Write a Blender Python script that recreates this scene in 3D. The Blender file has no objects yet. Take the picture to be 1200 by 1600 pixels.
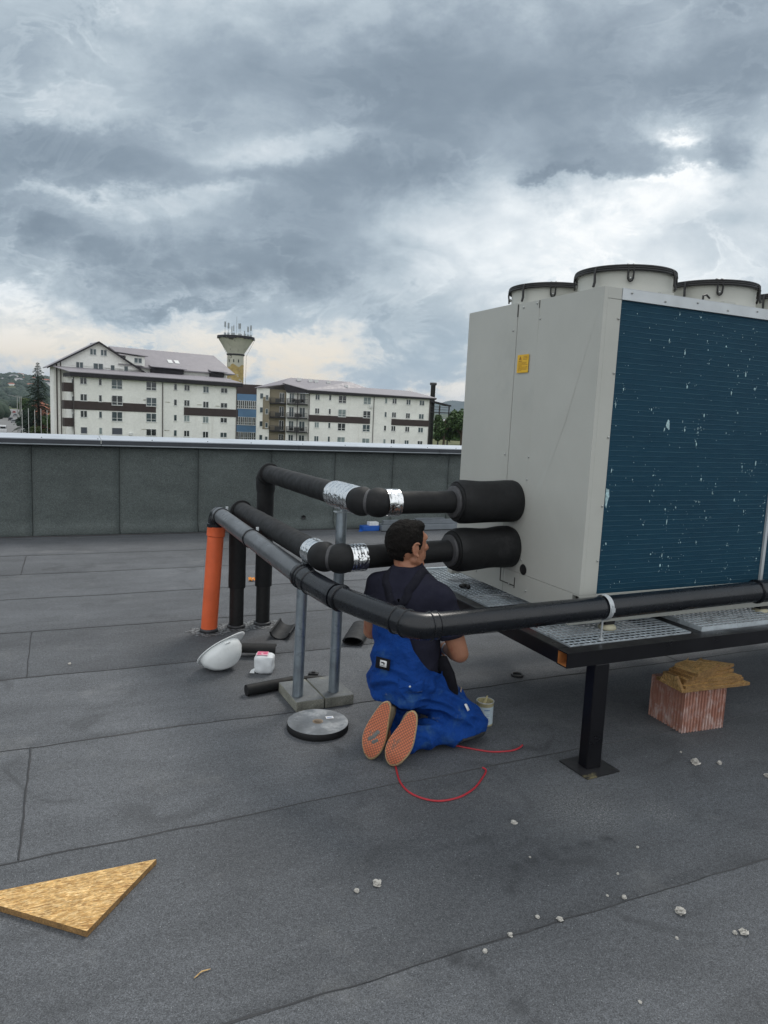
import bpy, bmesh, math, random
from mathutils import Vector, Matrix, noise as mnoise
from mathutils.bvhtree import BVHTree
PI = math.pi
rnd = random.Random(7)
S = bpy.context.scene
C = S.collection
rad = math.radians

# ---------------------------------------------------------------- camera
CAMH = 1.6
def cam_basis(roll, pitch, az):
    fw = Vector((math.sin(az)*math.cos(pitch), math.cos(az)*math.cos(pitch), -math.sin(pitch)))
    rt = fw.cross(Vector((0, 0, 1))).normalized(); up = rt.cross(fw)
    c, s = math.cos(roll), math.sin(roll)
    return c*rt + s*up, -s*rt + c*up, fw
R_, U_, F_ = cam_basis(rad(2.6), math.atan(149/1109.), rad(24.5))
cd = bpy.data.cameras.new('camera'); cam = bpy.data.objects.new('camera', cd); C.objects.link(cam)
cd.sensor_fit = 'VERTICAL'; cd.sensor_height = 36; cd.lens = 1109/1600*36; cd.clip_start = .05; cd.clip_end = 40000
m = Matrix((R_, U_, -F_)).transposed().to_4x4(); m.translation = (0, 0, CAMH); cam.matrix_world = m
S.camera = cam
S.render.engine = 'CYCLES'
try:
    S.cycles.use_denoising = True; S.cycles.max_bounces = 6; S.cycles.volume_bounces = 0
    S.cycles.diffuse_bounces = 3; S.cycles.glossy_bounces = 3; S.cycles.transparent_max_bounces = 8
except Exception: pass
S.view_settings.view_transform = 'Standard'; S.view_settings.look = 'None'
S.view_settings.exposure = 0.37; S.view_settings.gamma = 1

# ---------------------------------------------------------------- node helper
class N:
    def __init__(s, nt): s.nt = nt; s.n = nt.nodes; s.l = nt.links
    def new(s, t, **k):
        n = s.n.new(t)
        for a, v in k.items(): setattr(n, a, v)
        return n
    def put(s, sock, v):
        if hasattr(v, 'is_linked'): s.l.new(v, sock)
        else: sock.default_value = v
    def math(s, op, a, b=0.0, c=None, clamp=False):
        n = s.new('ShaderNodeMath', operation=op, use_clamp=clamp)
        s.put(n.inputs[0], a); s.put(n.inputs[1], b)
        if c is not None: s.put(n.inputs[2], c)
        return n.outputs[0]
    def vmath(s, op, a, b=(0, 0, 0)):
        n = s.new('ShaderNodeVectorMath', operation=op); s.put(n.inputs[0], a); s.put(n.inputs[1], b)
        return n.outputs['Value'] if op in ('DOT_PRODUCT', 'LENGTH', 'DISTANCE') else n.outputs[0]
    def comb(s, x, y, z=0.0):
        n = s.new('ShaderNodeCombineXYZ'); s.put(n.inputs[0], x); s.put(n.inputs[1], y); s.put(n.inputs[2], z); return n.outputs[0]
    def sep(s, v):
        n = s.new('ShaderNodeSeparateXYZ'); s.put(n.inputs[0], v); return n.outputs
    def noise(s, vec, scale, detail=2.0, rough=.5, out=0, dist=0.0):
        n = s.new('ShaderNodeTexNoise'); s.put(n.inputs['Vector'], vec); n.inputs['Scale'].default_value = scale
        n.inputs['Detail'].default_value = detail; n.inputs['Roughness'].default_value = rough; n.inputs['Distortion'].default_value = dist
        return n.outputs[out]
    def vor(s, vec, scale, feature='F1', out='Distance'):
        n = s.new('ShaderNodeTexVoronoi', feature=feature); s.put(n.inputs['Vector'], vec); n.inputs['Scale'].default_value = scale
        return n.outputs[out]
    def mix(s, f, a, b):
        n = s.new('ShaderNodeMix', data_type='RGBA', clamp_factor=True); s.put(n.inputs[0], f); s.put(n.inputs[6], a); s.put(n.inputs[7], b); return n.outputs[2]
    def ramp(s, f, stops, interp='LINEAR'):
        n = s.new('ShaderNodeValToRGB'); n.color_ramp.interpolation = interp; s.put(n.inputs[0], f)
        e = n.color_ramp.elements
        while len(e) > 1: e.remove(e[-1])
        e[0].position = stops[0][0]; e[0].color = tuple(stops[0][1])+(1,)
        for p, c in stops[1:]:
            q = e.new(p); q.color = tuple(c)+(1,)
        return n.outputs[0]
    def rng(s, v, a, b, c=0.0, d=1.0, smooth=False):
        n = s.new('ShaderNodeMapRange', clamp=True)
        if smooth: n.interpolation_type = 'SMOOTHSTEP'
        s.put(n.inputs[0], v)
        for i, x in enumerate((a, b, c, d)): n.inputs[i+1].default_value = x
        return n.outputs[0]
    def bump(s, h, strength, dist, nrm=None):
        n = s.new('ShaderNodeBump'); n.inputs['Strength'].default_value = strength; n.inputs['Distance'].default_value = dist
        s.put(n.inputs['Height'], h)
        if nrm is not None: s.put(n.inputs['Normal'], nrm)
        return n.outputs[0]
def srgb(r, g, b):
    f = lambda v: (v/255/12.92 if v/255 <= .04045 else ((v/255+.055)/1.055)**2.4)
    return (f(r), f(g), f(b))

# ---------------------------------------------------------------- world: Nishita sky under a broken cloud deck
SUN_AZ, SUN_EL = rad(50), rad(52)
w = bpy.data.worlds.new("World"); S.world = w; w.use_nodes = True
g = N(w.node_tree); g.n.clear()
geo = g.new('ShaderNodeTexCoord').outputs['Generated']
d = g.vmath('NORMALIZE', geo)
sky = g.new('ShaderNodeTexSky', sky_type='NISHITA'); sky.sun_disc = False
sky.sun_elevation = SUN_EL; sky.sun_rotation = SUN_AZ; sky.air_density = 1.2; sky.dust_density = 1.5
skyc = g.vmath('MULTIPLY', sky.outputs[0], (.07, .07, .07))
# gnomonic map of the sky about a fixed compass direction (azimuth 24.5 deg, 12 deg up)
SR, SU, SF = cam_basis(rad(2.6), -rad(12), rad(24.5))
fx = g.math('MAXIMUM', g.vmath('DOT_PRODUCT', d, tuple(SF)), .12)
u0 = g.math('DIVIDE', g.vmath('DOT_PRODUCT', d, tuple(SR)), fx)
v0 = g.math('DIVIDE', g.vmath('DOT_PRODUCT', d, tuple(SU)), fx)
dz = g.sep(d)[2]
dzc = g.math('ADD', g.math('MAXIMUM', dz, 0.0), .27)
lay = g.comb(g.math('DIVIDE', g.sep(d)[0], dzc), g.math('DIVIDE', g.sep(d)[1], dzc), 0.0)   # flat cloud layer seen in perspective
gn = g.comb(u0, g.math('MULTIPLY', v0, 1.5), 1.7)
wn = g.noise(lay, 1.9, 4, .55, out=1); wns = g.sep(wn)
wf = g.noise(gn, 5.0, 12, .66, out=1); wfs = g.sep(wf)
u = g.math('ADD', g.math('ADD', u0, g.math('MULTIPLY', g.math('SUBTRACT', wns[0], .5), .22)), g.math('MULTIPLY', g.math('SUBTRACT', wfs[0], .5), .34))
v = g.math('ADD', g.math('ADD', v0, g.math('MULTIPLY', g.math('SUBTRACT', wns[1], .5), .12)), g.math('MULTIPLY', g.math('SUBTRACT', wfs[1], .5), .20))
def sky_uv(px, py):
    r = ((px-600)*R_ - (py-800)*U_ + 1109*F_).normalized(); f = r.dot(SF)
    return r.dot(SR)/f, r.dot(SU)/f
blobs = [  # px, py, rx, ry, amount (+ dark, - bright): where the cloud masses sit in the sky
 (470, 80, 300, 80, .34), (900, 90, 330, 85, .40), (1180, 60, 150, 60, .18), (70, 60, 160, 40, .10),
 (110, 215, 210, 42, .42), (400, 285, 250, 48, .36), (470, 375, 220, 45, .34), (50, 315, 120, 34, .34),
 (118, 385, 55, 26, .42), (250, 472, 85, 9, .45), (620, 225, 130, 55, .30), (940, 245, 120, 42, .46),
 (1185, 240, 60, 50, .46), (270, 420, 200, 26, .22), (610, 500, 130, 34, .12), (640, 565, 120, 26, .22), (350, 420, 260, 30, .16),
 (200, 130, 130, 45, -.16), (440, 215, 150, 22, -.26), (230, 312, 130, 22, -.28), (1070, 190, 110, 34, -.22),
 (770, 320, 110, 70, -.16), (950, 370, 100, 75, -.26), (1120, 300, 90, 30, -.22), (1150, 420, 130, 60, -.18), (800, 440, 120, 60, -.10),
 (60, 520, 190, 24, -.26), (430, 540, 170, 20, -.20), (690, 610, 90, 14, -.30), (560, 30, 60, 30, -.16), (170, 20, 80, 25, -.20), (300, 570, 130, 20, -.18),
 (1085, 205, 45, 14, -.35), (1030, 285, 90, 12, -.36), (860, 272, 60, 9, .34), (1010, 30, 50, 30, -.14), (90, 130, 60, 50, -.14), (330, 290, 60, 12, -.22), (130, 300, 70, 12, -.26), (40, 470, 60, 12, -.22), (150, 600, 120, 12, .16), (560, 585, 90, 12, -.10)]
tot = None
for (px, py, rx, ry, a) in blobs:
    cu, cv = sky_uv(px, py); sx, sy = rx/1109, ry/1109
    a1 = g.math('MULTIPLY', g.math('SUBTRACT', u, cu), 1/sx); b1 = g.math('MULTIPLY', g.math('SUBTRACT', v, cv), 1/sy)
    q = g.math('ADD', g.math('MULTIPLY', a1, a1), g.math('MULTIPLY', b1, b1))
    e = g.math('MULTIPLY', g.math('DIVIDE', 1.0, g.math('ADD', 1.0, g.math('MULTIPLY', q, g.math('ADD', q, .4)))), a)
    tot = e if tot is None else g.math('ADD', tot, e)
n1 = g.noise(lay, 2.0, 8, .55, dist=.5)
n2 = g.noise(gn, 3.6, 10, .53, dist=.25)
n3 = g.noise(g.comb(u0, g.math('MULTIPLY', v0, 1.9), 3.0), 8.5, 12, .62, dist=.5)
sd2 = g.math('SUBTRACT', n1, .5)
wisp = g.math('MULTIPLY', g.rng(g.math('ABSOLUTE', g.math('SUBTRACT', n3, .52)), 0, .045, .10, 0.0, True), g.rng(n2, .42, .58))
tot = g.math('SUBTRACT', tot, wisp)
dark = g.math('ADD', g.math('ADD', g.math('MULTIPLY', tot, 1.28), .395), g.math('ADD', g.math('MULTIPLY', sd2, .60), g.math('ADD', g.math('MULTIPLY', g.math('SUBTRACT', n2, .5), 1.05), g.math('MULTIPLY', g.math('SUBTRACT', n3, .5), g.rng(v0, sky_uv(300, 600)[1], sky_uv(300, 350)[1], 1.5, .55)))))
cc = g.ramp(g.math('MULTIPLY', g.math('ADD', dark, .02), .70), [(0.0, srgb(250, 252, 252)), (.085, srgb(231, 237, 240)), (.21, srgb(206, 215, 221)), (.36, srgb(178, 191, 200)), (.54, srgb(150, 164, 176)), (.74, srgb(126, 141, 154)), (1.0, srgb(103, 118, 132))])
# (lower sky)
low = g.rng(v0, sky_uv(300, 590)[1], sky_uv(300, 440)[1], 1.0, 0.0, True)
lite = g.rng(dark, .1, .5, 1.0, 0.0, True)
leftw = g.rng(u0, sky_uv(900, 500)[0], sky_uv(500, 500)[0], .15, 1.0, True)
cc = g.mix(g.math('MULTIPLY', g.math('MULTIPLY', low, lite), g.math('MULTIPLY', leftw, .95)), cc, srgb(243, 228, 204)+(1,))
cc = g.mix(g.math('MULTIPLY', low, g.rng(dark, .4, .7, 0.0, .55, True)), cc, srgb(158, 180, 196)+(1,))
col = g.mix(.93, skyc, cc)
rear = g.rng(g.vmath('DOT_PRODUCT', d, (-math.sin(rad(24.5)), -math.cos(rad(24.5)), .25)), -.05, .55, 0.0, 1.0, True)  # unseen sky behind the camera, brightened to light the surfaces facing it
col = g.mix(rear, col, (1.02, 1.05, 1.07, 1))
# below the horizon: dull ground bounce
col = g.mix(g.rng(dz, -.06, -.005, 1.0, 0.0), col, (.12, .125, .12, 1))
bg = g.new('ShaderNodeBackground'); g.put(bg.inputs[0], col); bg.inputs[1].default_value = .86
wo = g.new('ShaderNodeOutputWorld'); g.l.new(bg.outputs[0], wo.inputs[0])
w.cycles.sampling_method = 'MANUAL'; w.cycles.sample_map_resolution = 512

sl = bpy.data.lights.new('sun', 'SUN'); sl.energy = 1.5; sl.angle = rad(20); sl.color = (1, .95, .88)
sun = bpy.data.objects.new('sun', sl); C.objects.link(sun)
sd = Vector((math.sin(SUN_AZ)*math.cos(SUN_EL), math.cos(SUN_AZ)*math.cos(SUN_EL), math.sin(SUN_EL)))
sun.rotation_euler = sd.to_track_quat('Z', 'Y').to_euler()

# ---------------------------------------------------------------- mesh builder
class MB:
    def __init__(s): s.v = []; s.f = []; s.sm = []
    def add(s, vs, fs, smooth=False):
        o = len(s.v); s.v += [Vector(p) for p in vs]; s.f += [tuple(i+o for i in f) for f in fs]; s.sm += [smooth]*len(fs); return s
    def box(s, x0, x1, y0, y1, z0, z1, M=None):
        vs = [Vector((x, y, z)) for z in (z0, z1) for y in (y0, y1) for x in (x0, x1)]
        if M is not None: vs = [M @ p for p in vs]
        return s.add(vs, [(0, 2, 3, 1), (4, 5, 7, 6), (0, 1, 5, 4), (2, 6, 7, 3), (0, 4, 6, 2), (1, 3, 7, 5)])
    def quad(s, a, b, c, d_): return s.add([a, b, c, d_], [(0, 1, 2, 3)])
    def tube(s, pts, r, seg=16, caps=True, smooth=True, flat=1.0, up=None):
        pts = [Vector(p) for p in pts]; n = len(pts)
        rs = r if isinstance(r, (list, tuple)) else [r]*n
        t0 = (pts[1]-pts[0]).normalized()
        ref = Vector(up) if up is not None else (Vector((0, 0, 1)) if abs(t0.z) < .9 else Vector((1, 0, 0)))
        nx = t0.cross(ref).normalized(); vs = []
        for i, p in enumerate(pts):
            t = (pts[min(i+1, n-1)]-pts[max(i-1, 0)]).normalized()
            nx = (nx - t*nx.dot(t)).normalized(); ny = t.cross(nx)
            for k in range(seg):
                a = 2*PI*k/seg; vs.append(p + nx*math.cos(a)*rs[i] + ny*math.sin(a)*rs[i]*flat)
        fs = [(i*seg+k, i*seg+(k+1) % seg, (i+1)*seg+(k+1) % seg, (i+1)*seg+k) for i in range(n-1) for k in range(seg)]
        s.add(vs, fs, smooth)
        if caps:
            s.add(vs[:seg], [tuple(reversed(range(seg)))]); s.add(vs[-seg:], [tuple(range(seg))])
        return s
    def lathe(s, prof, c=(0, 0, 0), seg=32, M=None, smooth=True):
        vs = []
        for r, z in prof:
            for k in range(seg):
                a = 2*PI*k/seg; p = Vector((r*math.cos(a), r*math.sin(a), z))
                if M is not None: p = M @ p
                vs.append(p + Vector(c))
        fs = [(i*seg+k, i*seg+(k+1) % seg, (i+1)*seg+(k+1) % seg, (i+1)*seg+k) for i in range(len(prof)-1) for k in range(seg)]
        return s.add(vs, fs, smooth)
    def prism(s, poly, z0, z1, M=None):
        n = len(poly); vs = [Vector((x, y, z0)) for x, y in poly]+[Vector((x, y, z1)) for x, y in poly]
        if M is not None: vs = [M @ p for p in vs]
        return s.add(vs, [tuple(reversed(range(n))), tuple(range(n, 2*n))]+[(i, (i+1) % n, n+(i+1) % n, n+i) for i in range(n)])
    def sphere(s, c, r, seg=12, rings=8, sc=(1, 1, 1), M=None):
        prof = [(max(1e-5, math.sin(PI*i/rings)), -math.cos(PI*i/rings)) for i in range(rings+1)]
        D = Matrix.Diagonal((r*sc[0], r*sc[1], r*sc[2])).to_4x4()
        return s.lathe(prof, c, seg, (M @ D) if M is not None else D)
WL = {}
def _mesh(name, mb, mat_, off, fixn=True):
    me = bpy.data.meshes.new(name); me.from_pydata([tuple(p-off) for p in mb.v], [], mb.f)
    for p, sm in zip(me.polygons, mb.sm): p.use_smooth = sm
    if fixn:
        bm = bmesh.new(); bm.from_mesh(me); bmesh.ops.remove_doubles(bm, verts=bm.verts, dist=1e-5)
        bmesh.ops.recalc_face_normals(bm, faces=bm.faces); bm.to_mesh(me); bm.free()
    if mat_ is not None:
        for q in (mat_ if isinstance(mat_, list) else [mat_]): me.materials.append(q)
    if any(mb.sm) and not all(mb.sm): me.set_sharp_from_angle(angle=rad(42))
    me.update(); return me
def tag(o, label=None, cat=None, group=None, kind=None):
    if label: o['label'] = label
    if cat: o['category'] = cat
    if group: o['group'] = group
    if kind: o['kind'] = kind
    return o
def bevel(o, wd, seg=2):
    b = o.modifiers.new('bevel', 'BEVEL'); b.width = wd; b.segments = seg; b.limit_method = 'ANGLE'; b.angle_limit = rad(40); b.harden_normals = False
    return o
def obj(name, mb, mat_, parent=None, bev=0, fixn=True):
    """links mb as one mesh object; a top-level one gets its origin at the middle of its base"""
    if parent is None:
        xs = [p.x for p in mb.v]; ys = [p.y for p in mb.v]; zs = [p.z for p in mb.v]
        off = Vector(((min(xs)+max(xs))/2, (min(ys)+max(ys))/2, min(zs)))
    else: off = WL[parent.name]
    o = bpy.data.objects.new(name, _mesh(name, mb, mat_, off, fixn)); C.objects.link(o)
    if parent is None: o.location = off
    else: o.parent = parent
    WL[o.name] = off
    if bev: bevel(o, bev)
    return o
def thing(name, label, cat, loc, group=None):
    o = bpy.data.objects.new(name, None); C.objects.link(o); o.location = loc; o.empty_display_size = .1
    WL[o.name] = Vector(loc); return tag(o, label, cat, group)
def struct(name, mb, mat_): return tag(obj(name, mb, mat_), kind='structure')
def arc(p0, pc, p1, r, n=7):
    """points of a fillet of radius r round corner pc between legs to p0 and p1"""
    p0, pc, p1 = Vector(p0), Vector(pc), Vector(p1); a = (p0-pc).normalized(); b = (p1-pc).normalized()
    ang = a.angle(b); L = r/math.tan(ang/2); c = pc+(a+b).normalized()*(r/math.sin(ang/2)); s0 = pc+a*L-c; s1 = pc+b*L-c
    w_ = s0.angle(s1)
    return [c+(s0*math.sin((1-t)*w_)+s1*math.sin(t*w_))/math.sin(w_) for t in [i/(n-1) for i in range(n)]]

# ---------------------------------------------------------------- materials
def mat(name, col, rough=.6, metal=0.0, var=.12, vs=6.0, bump=None, spots=None, spec=.5, coord='Object', fine=None, streak=None):
    m = bpy.data.materials.new(name); m.use_nodes = True; g = N(m.node_tree); b = g.n['Principled BSDF']
    co = g.new('ShaderNodeTexCoord').outputs[coord]
    c = tuple(col)+(1,)
    lo = tuple(max(0, x*(1-var)) for x in col)+(1,); hi = tuple(min(1, x*(1+var)) for x in col)+(1,)
    out = g.mix(g.rng(g.noise(co, vs, 6, .6), .3, .7), lo, hi) if var else None
    if fine:   # (scale, amount)
        f = g.rng(g.noise(co, fine[0], 2, .6), .3, .7, 1-fine[1], 1+fine[1])
        out = g.vmath('MULTIPLY', out if out is not None else c[:3], g.comb(f, f, f))
    if streak:   # (colour, scale, threshold): runs down the surface
        sc = g.vmath('MULTIPLY', co, (streak[1], streak[1], streak[1]*.08))
        out = g.mix(g.rng(g.noise(sc, 1.0, 4, .6), streak[2], streak[2]+.15, 0, .8), out, tuple(streak[0])+(1,))
    for sp in (spots or []):   # (colour, scale, threshold, softness)
        out = g.mix(g.rng(g.noise(co, sp[1], 5, .65), sp[2], sp[2]+sp[3]), out, tuple(sp[0])+(1,))
    g.put(b.inputs['Base Color'], out if out is not None else c)
    rr = g.rng(g.noise(co, vs*2.3, 4, .6), .3, .7, max(.02, rough-.08), min(1, rough+.1)); g.put(b.inputs['Roughness'], rr)
    b.inputs['Metallic'].default_value = metal; b.inputs['Specular IOR Level'].default_value = spec
    nr = None
    for bp in (bump if isinstance(bump, list) else [bump] if bump else []):
        nr = g.bump(g.noise(co, bp[0], 4, .6), bp[1], bp[2], nr)
    if nr is not None: g.put(b.inputs['Normal'], nr)
    return m
M = {}
# roof felt: mineral granules, per-strip tint, dust, drying marks
def felt_mat(name, base, floor=True):
    m = bpy.data.materials.new(name); m.use_nodes = True; g = N(m.node_tree); b = g.n['Principled BSDF']
    co = g.new('ShaderNodeNewGeometry').outputs['Position']
    gr = g.vor(co, 420, out='Color'); gv = g.sep(gr)[0]
    gr2 = g.noise(co, 170, 3, .7)
    gr3 = g.noise(co, 55, 3, .6)
    big = g.noise(co, .8, 5, .55); mid = g.noise(g.vmath('MULTIPLY', co, (2.5, 6, 6)), 1.0, 5, .6)
    k = g.math('MULTIPLY', g.rng(gv, 0, 1, .55, 1.45), g.rng(gr2, .25, .75, .60, 1.40))
    k = g.math('MULTIPLY', k, g.rng(gr3, .3, .7, .84, 1.16))
    k = g.math('MULTIPLY', k, g.math('MULTIPLY', g.rng(big, .3, .7, .80, 1.18), g.rng(mid, .3, .7, .86, 1.13)))
    if floor:
        xyz = g.sep(co)
        wob = g.math('MULTIPLY', g.math('SUBTRACT', g.noise(co, 2.5, 2, .5), .5), .03)
        strip = g.math('FLOOR', g.math('DIVIDE', g.math('SUBTRACT', g.math('ADD', xyz[1], wob), .735), .925))
        wn_ = g.new('ShaderNodeTexWhiteNoise', noise_dimensions='1D'); g.put(wn_.inputs['W'], strip)
        k = g.math('MULTIPLY', k, g.rng(wn_.outputs[0], 0, 1, .88, 1.1))
        # worn band beside each lap
        fr = g.math('FRACT', g.math('DIVIDE', g.math('SUBTRACT', g.math('ADD', xyz[1], wob), .735), .925))
        k = g.math('MULTIPLY', k, g.rng(fr, .0, .09, .84, 1.0, True))
    sp = g.rng(g.noise(co, 190, 2, .5), .70, .75)
    col = g.vmath('MULTIPLY', g.comb(k, k, k), tuple(base))
    col = g.mix(sp, col, (.42, .44, .45, 1))
    if floor:
        def at(x, y, r): return g.rng(g.vmath('DISTANCE', co, (x, y, 0)), r*.15, r, 1.0, 0.0, True)
        dust = g.math('MULTIPLY', at(1.98, 2.17, .30), g.rng(g.noise(co, 130, 6, .75), .50, .64))
        d2 = g.math('MULTIPLY', at(2.28, 2.05, .16), g.rng(g.noise(co, 130, 5, .75), .52, .64))
        d3 = g.math('MULTIPLY', at(2.02, 2.2, .55), g.rng(g.noise(co, 70, 7, .75), .45, .7, 0, .34))
        dust = g.math('MAXIMUM', g.math('MAXIMUM', dust, d2), d3)
        gen = g.rng(g.noise(co, 1.9, 7, .72), .56, .78, 0, .20)
        col = g.mix(g.math('MAXIMUM', g.math('MULTIPLY', dust, .75), gen), col, (.36, .36, .35, 1))
        # tide lines of dried puddles and footprints smears
        pn = g.noise(co, .95, 3, .5, dist=.25)
        tl = g.rng(g.math('ABSOLUTE', g.math('SUBTRACT', pn, .515)), .0, .022, .50, 0.0, True)
        tl = g.math('MULTIPLY', g.math('MULTIPLY', tl, g.rng(g.noise(co, 2.1, 4, .6), .50, .62)), .7)
        wet = g.math('MULTIPLY', g.rng(g.noise(co, 1.3, 5, .6), .60, .70), .30)
        col = g.mix(g.math('MAXIMUM', tl, wet), col, (.030, .032, .034, 1))
        st = None
        for (sx_, sy_, sr_) in ((1.394, 1.85, .05), (1.425, 1.90, .055), (1.48, 1.94, .06), (1.555, 1.962, .06), (1.64, 1.972, .055), (1.73, 1.975, .05), (1.82, 1.972, .05), (1.92, 1.966, .045), (1.05, 1.645, .05), (1.10, 1.61, .055), (1.13, 1.56, .06), (1.125, 1.50, .06), (1.138, 1.43, .06), (1.145, 1.36, .06), (1.15, 1.29, .05)):
            q_ = at(sx_, sy_, sr_); st = q_ if st is None else g.math('MAXIMUM', st, q_)
        col = g.mix(g.math('MULTIPLY', st, g.rng(g.noise(co, 9, 6, .7), .36, .62, .05, .62)), col, (.028, .030, .033, 1))
        ring = at(1.23, 4.72, .16)   # oily ring by the pipe penetrations
        col = g.mix(g.math('MULTIPLY', ring, .45), col, (.035, .03, .028, 1))
    g.put(b.inputs['Base Color'], col)
    b.inputs['Roughness'].default_value = .82; b.inputs['Specular IOR Level'].default_value = .35
    n_ = g.bump(gv, .35, .0015); n_ = g.bump(gr2, .5, .004, n_); n_ = g.bump(mid, .35, .02, n_)
    g.put(b.inputs['Normal'], n_); return m
M['felt'] = felt_mat('roof_felt', (.098, .104, .113))
M['wallfelt'] = felt_mat('parapet_felt', (.098, .115, .112), False)
M['bitumen'] = mat('bitumen', (.034, .035, .038), .45, bump=(60, .5, .004))
M['bitumen_spatter'] = mat('bitumen_silver', (.20, .21, .22), .6, var=.5, vs=40, spots=[((.03, .03, .03), 38, .47, .04)], bump=(60, .6, .006))
M['coping'] = mat('painted_sheet_metal', (.44, .48, .53), .38, .0, var=.10, vs=2.5, spec=.6, bump=(2, .15, .01))
M['coping_dark'] = mat('sheet_metal_edge', (.040, .046, .056), .5, 0, var=.1)  # same sheet as the coping top, its shade put into the colour
M['coping_lip'] = mat('sheet_metal_lip', (.25, .28, .30), .4, .3)
M['beige'] = mat('powder_coat_beige', (.46, .465, .43), .42, 0, var=.045, vs=3, fine=(900, .03), bump=(5, .05, .01), spec=.45, spots=[((.40, .41, .385), 2.3, .62, .2)])
M['beige_dark'] = mat('panel_gap', (.05, .05, .045), .8)
M['galv'] = mat('galvanised_steel', (.56, .62, .66), .42, .35, var=.2, vs=14, bump=(40, .12, .002), spots=[((.30, .33, .35), 9, .55, .1)])
M['galv_post'] = mat('galvanised_tube', (.33, .38, .42), .36, .8, var=.22, vs=9, spots=[((.24, .28, .31), 14, .55, .1)], bump=(30, .1, .002))
M['strip'] = mat('zinc_strip', (.55, .58, .60), .42, .35, var=.08, vs=5)
M['screw'] = mat('screw_zinc', (.45, .46, .45), .35, .8)
M['blacksteel'] = mat('black_painted_steel', (.0055, .0055, .0075), .33, 0, var=.3, vs=4, spots=[((.05, .05, .05), 35, .72, .03)], spec=.35, bump=(18, .06, .004))
M['rust'] = mat('rust', (.42, .16, .045), .85, var=.35, vs=20, bump=(40, .5, .003))
M['plate'] = mat('base_plate_paint', (.02, .02, .022), .4, var=.4, spots=[((.22, .19, .10), 7, .56, .08)])
M['foam'] = mat('black_elastomeric_foam', (.0095, .010, .011), .66, 0, var=.3, vs=8, fine=(300, .2), spots=[((.030, .030, .032), 6, .62, .15)], bump=[(9, .25, .012), (120, .3, .0015)], spec=.35)
M['foamrib'] = mat('foam_joint_tape', (.06, .06, .064), .55, var=.3, vs=25, bump=(30, .4, .004))
M['hdpe'] = mat('black_plastic_pipe', (.008, .0095, .013), .25, 0, var=.25, vs=5, spots=[((.028, .030, .034), 13, .66, .08), ((.30, .30, .30), 55, .775, .015)], bump=(3, .03, .006), spec=.5)
M['hdpe_grey'] = mat('grey_plastic_pipe', (.085, .092, .10), .33, 0, var=.25, vs=6, spots=[((.13, .14, .15), 11, .60, .15)], spec=.6, bump=(4, .06, .01))  # lighter grey than the black pipe sections
M['rubber'] = mat('black_rubber', (.012, .012, .013), .5)
M['orange'] = mat('orange_pvc', (.72, .13, .042), .42, 0, var=.12, vs=5, spots=[((.30, .055, .025), 7, .66, .1), ((.75, .30, .20), 40, .74, .03)], bump=(5, .06, .01))
M['paver'] = mat('concrete_paver', (.135, .145, .150), .85, var=.22, vs=9, fine=(220, .25), spots=[((.24, .24, .20), 6, .60, .12)], bump=[(90, .5, .004), (9, .4, .01)])
M['paverside'] = mat('concrete_paver_side', (.22, .22, .185), .88, var=.3, vs=12, fine=(180, .3), bump=[(70, .7, .006)])
M['white_plastic'] = mat('white_plastic', (.80, .83, .83), .32, 0, var=.05, vs=10, spots=[((.55, .58, .58), 14, .68, .1)])
M['wipes'] = mat('white_film', (.72, .75, .77), .35, 0, var=.08, vs=20, bump=(28, .5, .01))
M['pink'] = mat('pink_print', (.70, .10, .22), .4, 0, var=.3, vs=60)
M['pinkpale'] = mat('pale_pink_print', (.78, .45, .52), .4, 0, var=.2, vs=70)
M['cardboard'] = mat('cardboard_core', (.30, .24, .18), .8, var=.15)
M['tapeside'] = mat('tape_roll_face', (.165, .175, .185), .33, 0, var=.5, vs=9, spots=[((.38, .39, .40), 8, .54, .10)], bump=(12, .12, .004), spec=.6)
M['paper'] = mat('paper_label', (.74, .75, .76), .5, var=.04)
M['ink'] = mat('dark_ink', (.03, .03, .035), .5, var=0)
M['inkblue'] = mat('blue_ink', (.12, .20, .42), .5, var=0)
M['yellow'] = mat('yellow_label', (.80, .47, .010), .4, var=.04)
M['labelink'] = mat('brown_ink', (.35, .15, .01), .5, var=0)
M['redcord'] = mat('red_cord', (.42, .022, .035), .4, var=.2, vs=30)
M['stone'] = mat('mortar_lump', (.52, .50, .46), .9, var=.25, vs=40, bump=(90, .8, .01))
M['bluebox'] = mat('blue_film', (.015, .10, .42), .35, var=.2)
M['profile'] = mat('grey_profiles', (.16, .18, .20), .45, var=.25, vs=3, bump=(20, .2, .005))
M['brush'] = mat('brush_wood', (.48, .42, .22), .6)
M['tinlabel'] = mat('tin_label', (.52, .62, .68), .4, var=.08, vs=30, spots=[((.40, .38, .22), 22, .64, .08)])
M['glue'] = mat('dried_glue', (.42, .38, .22), .5, var=.3, vs=30, bump=(40, .5, .01))
M['orangewrap'] = mat('orange_wrapper', (.80, .30, .03), .4, var=.3, vs=60)
M['padyellow'] = mat('rubber_foot_plate', (.62, .58, .42), .5, var=.1, vs=20)
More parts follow.
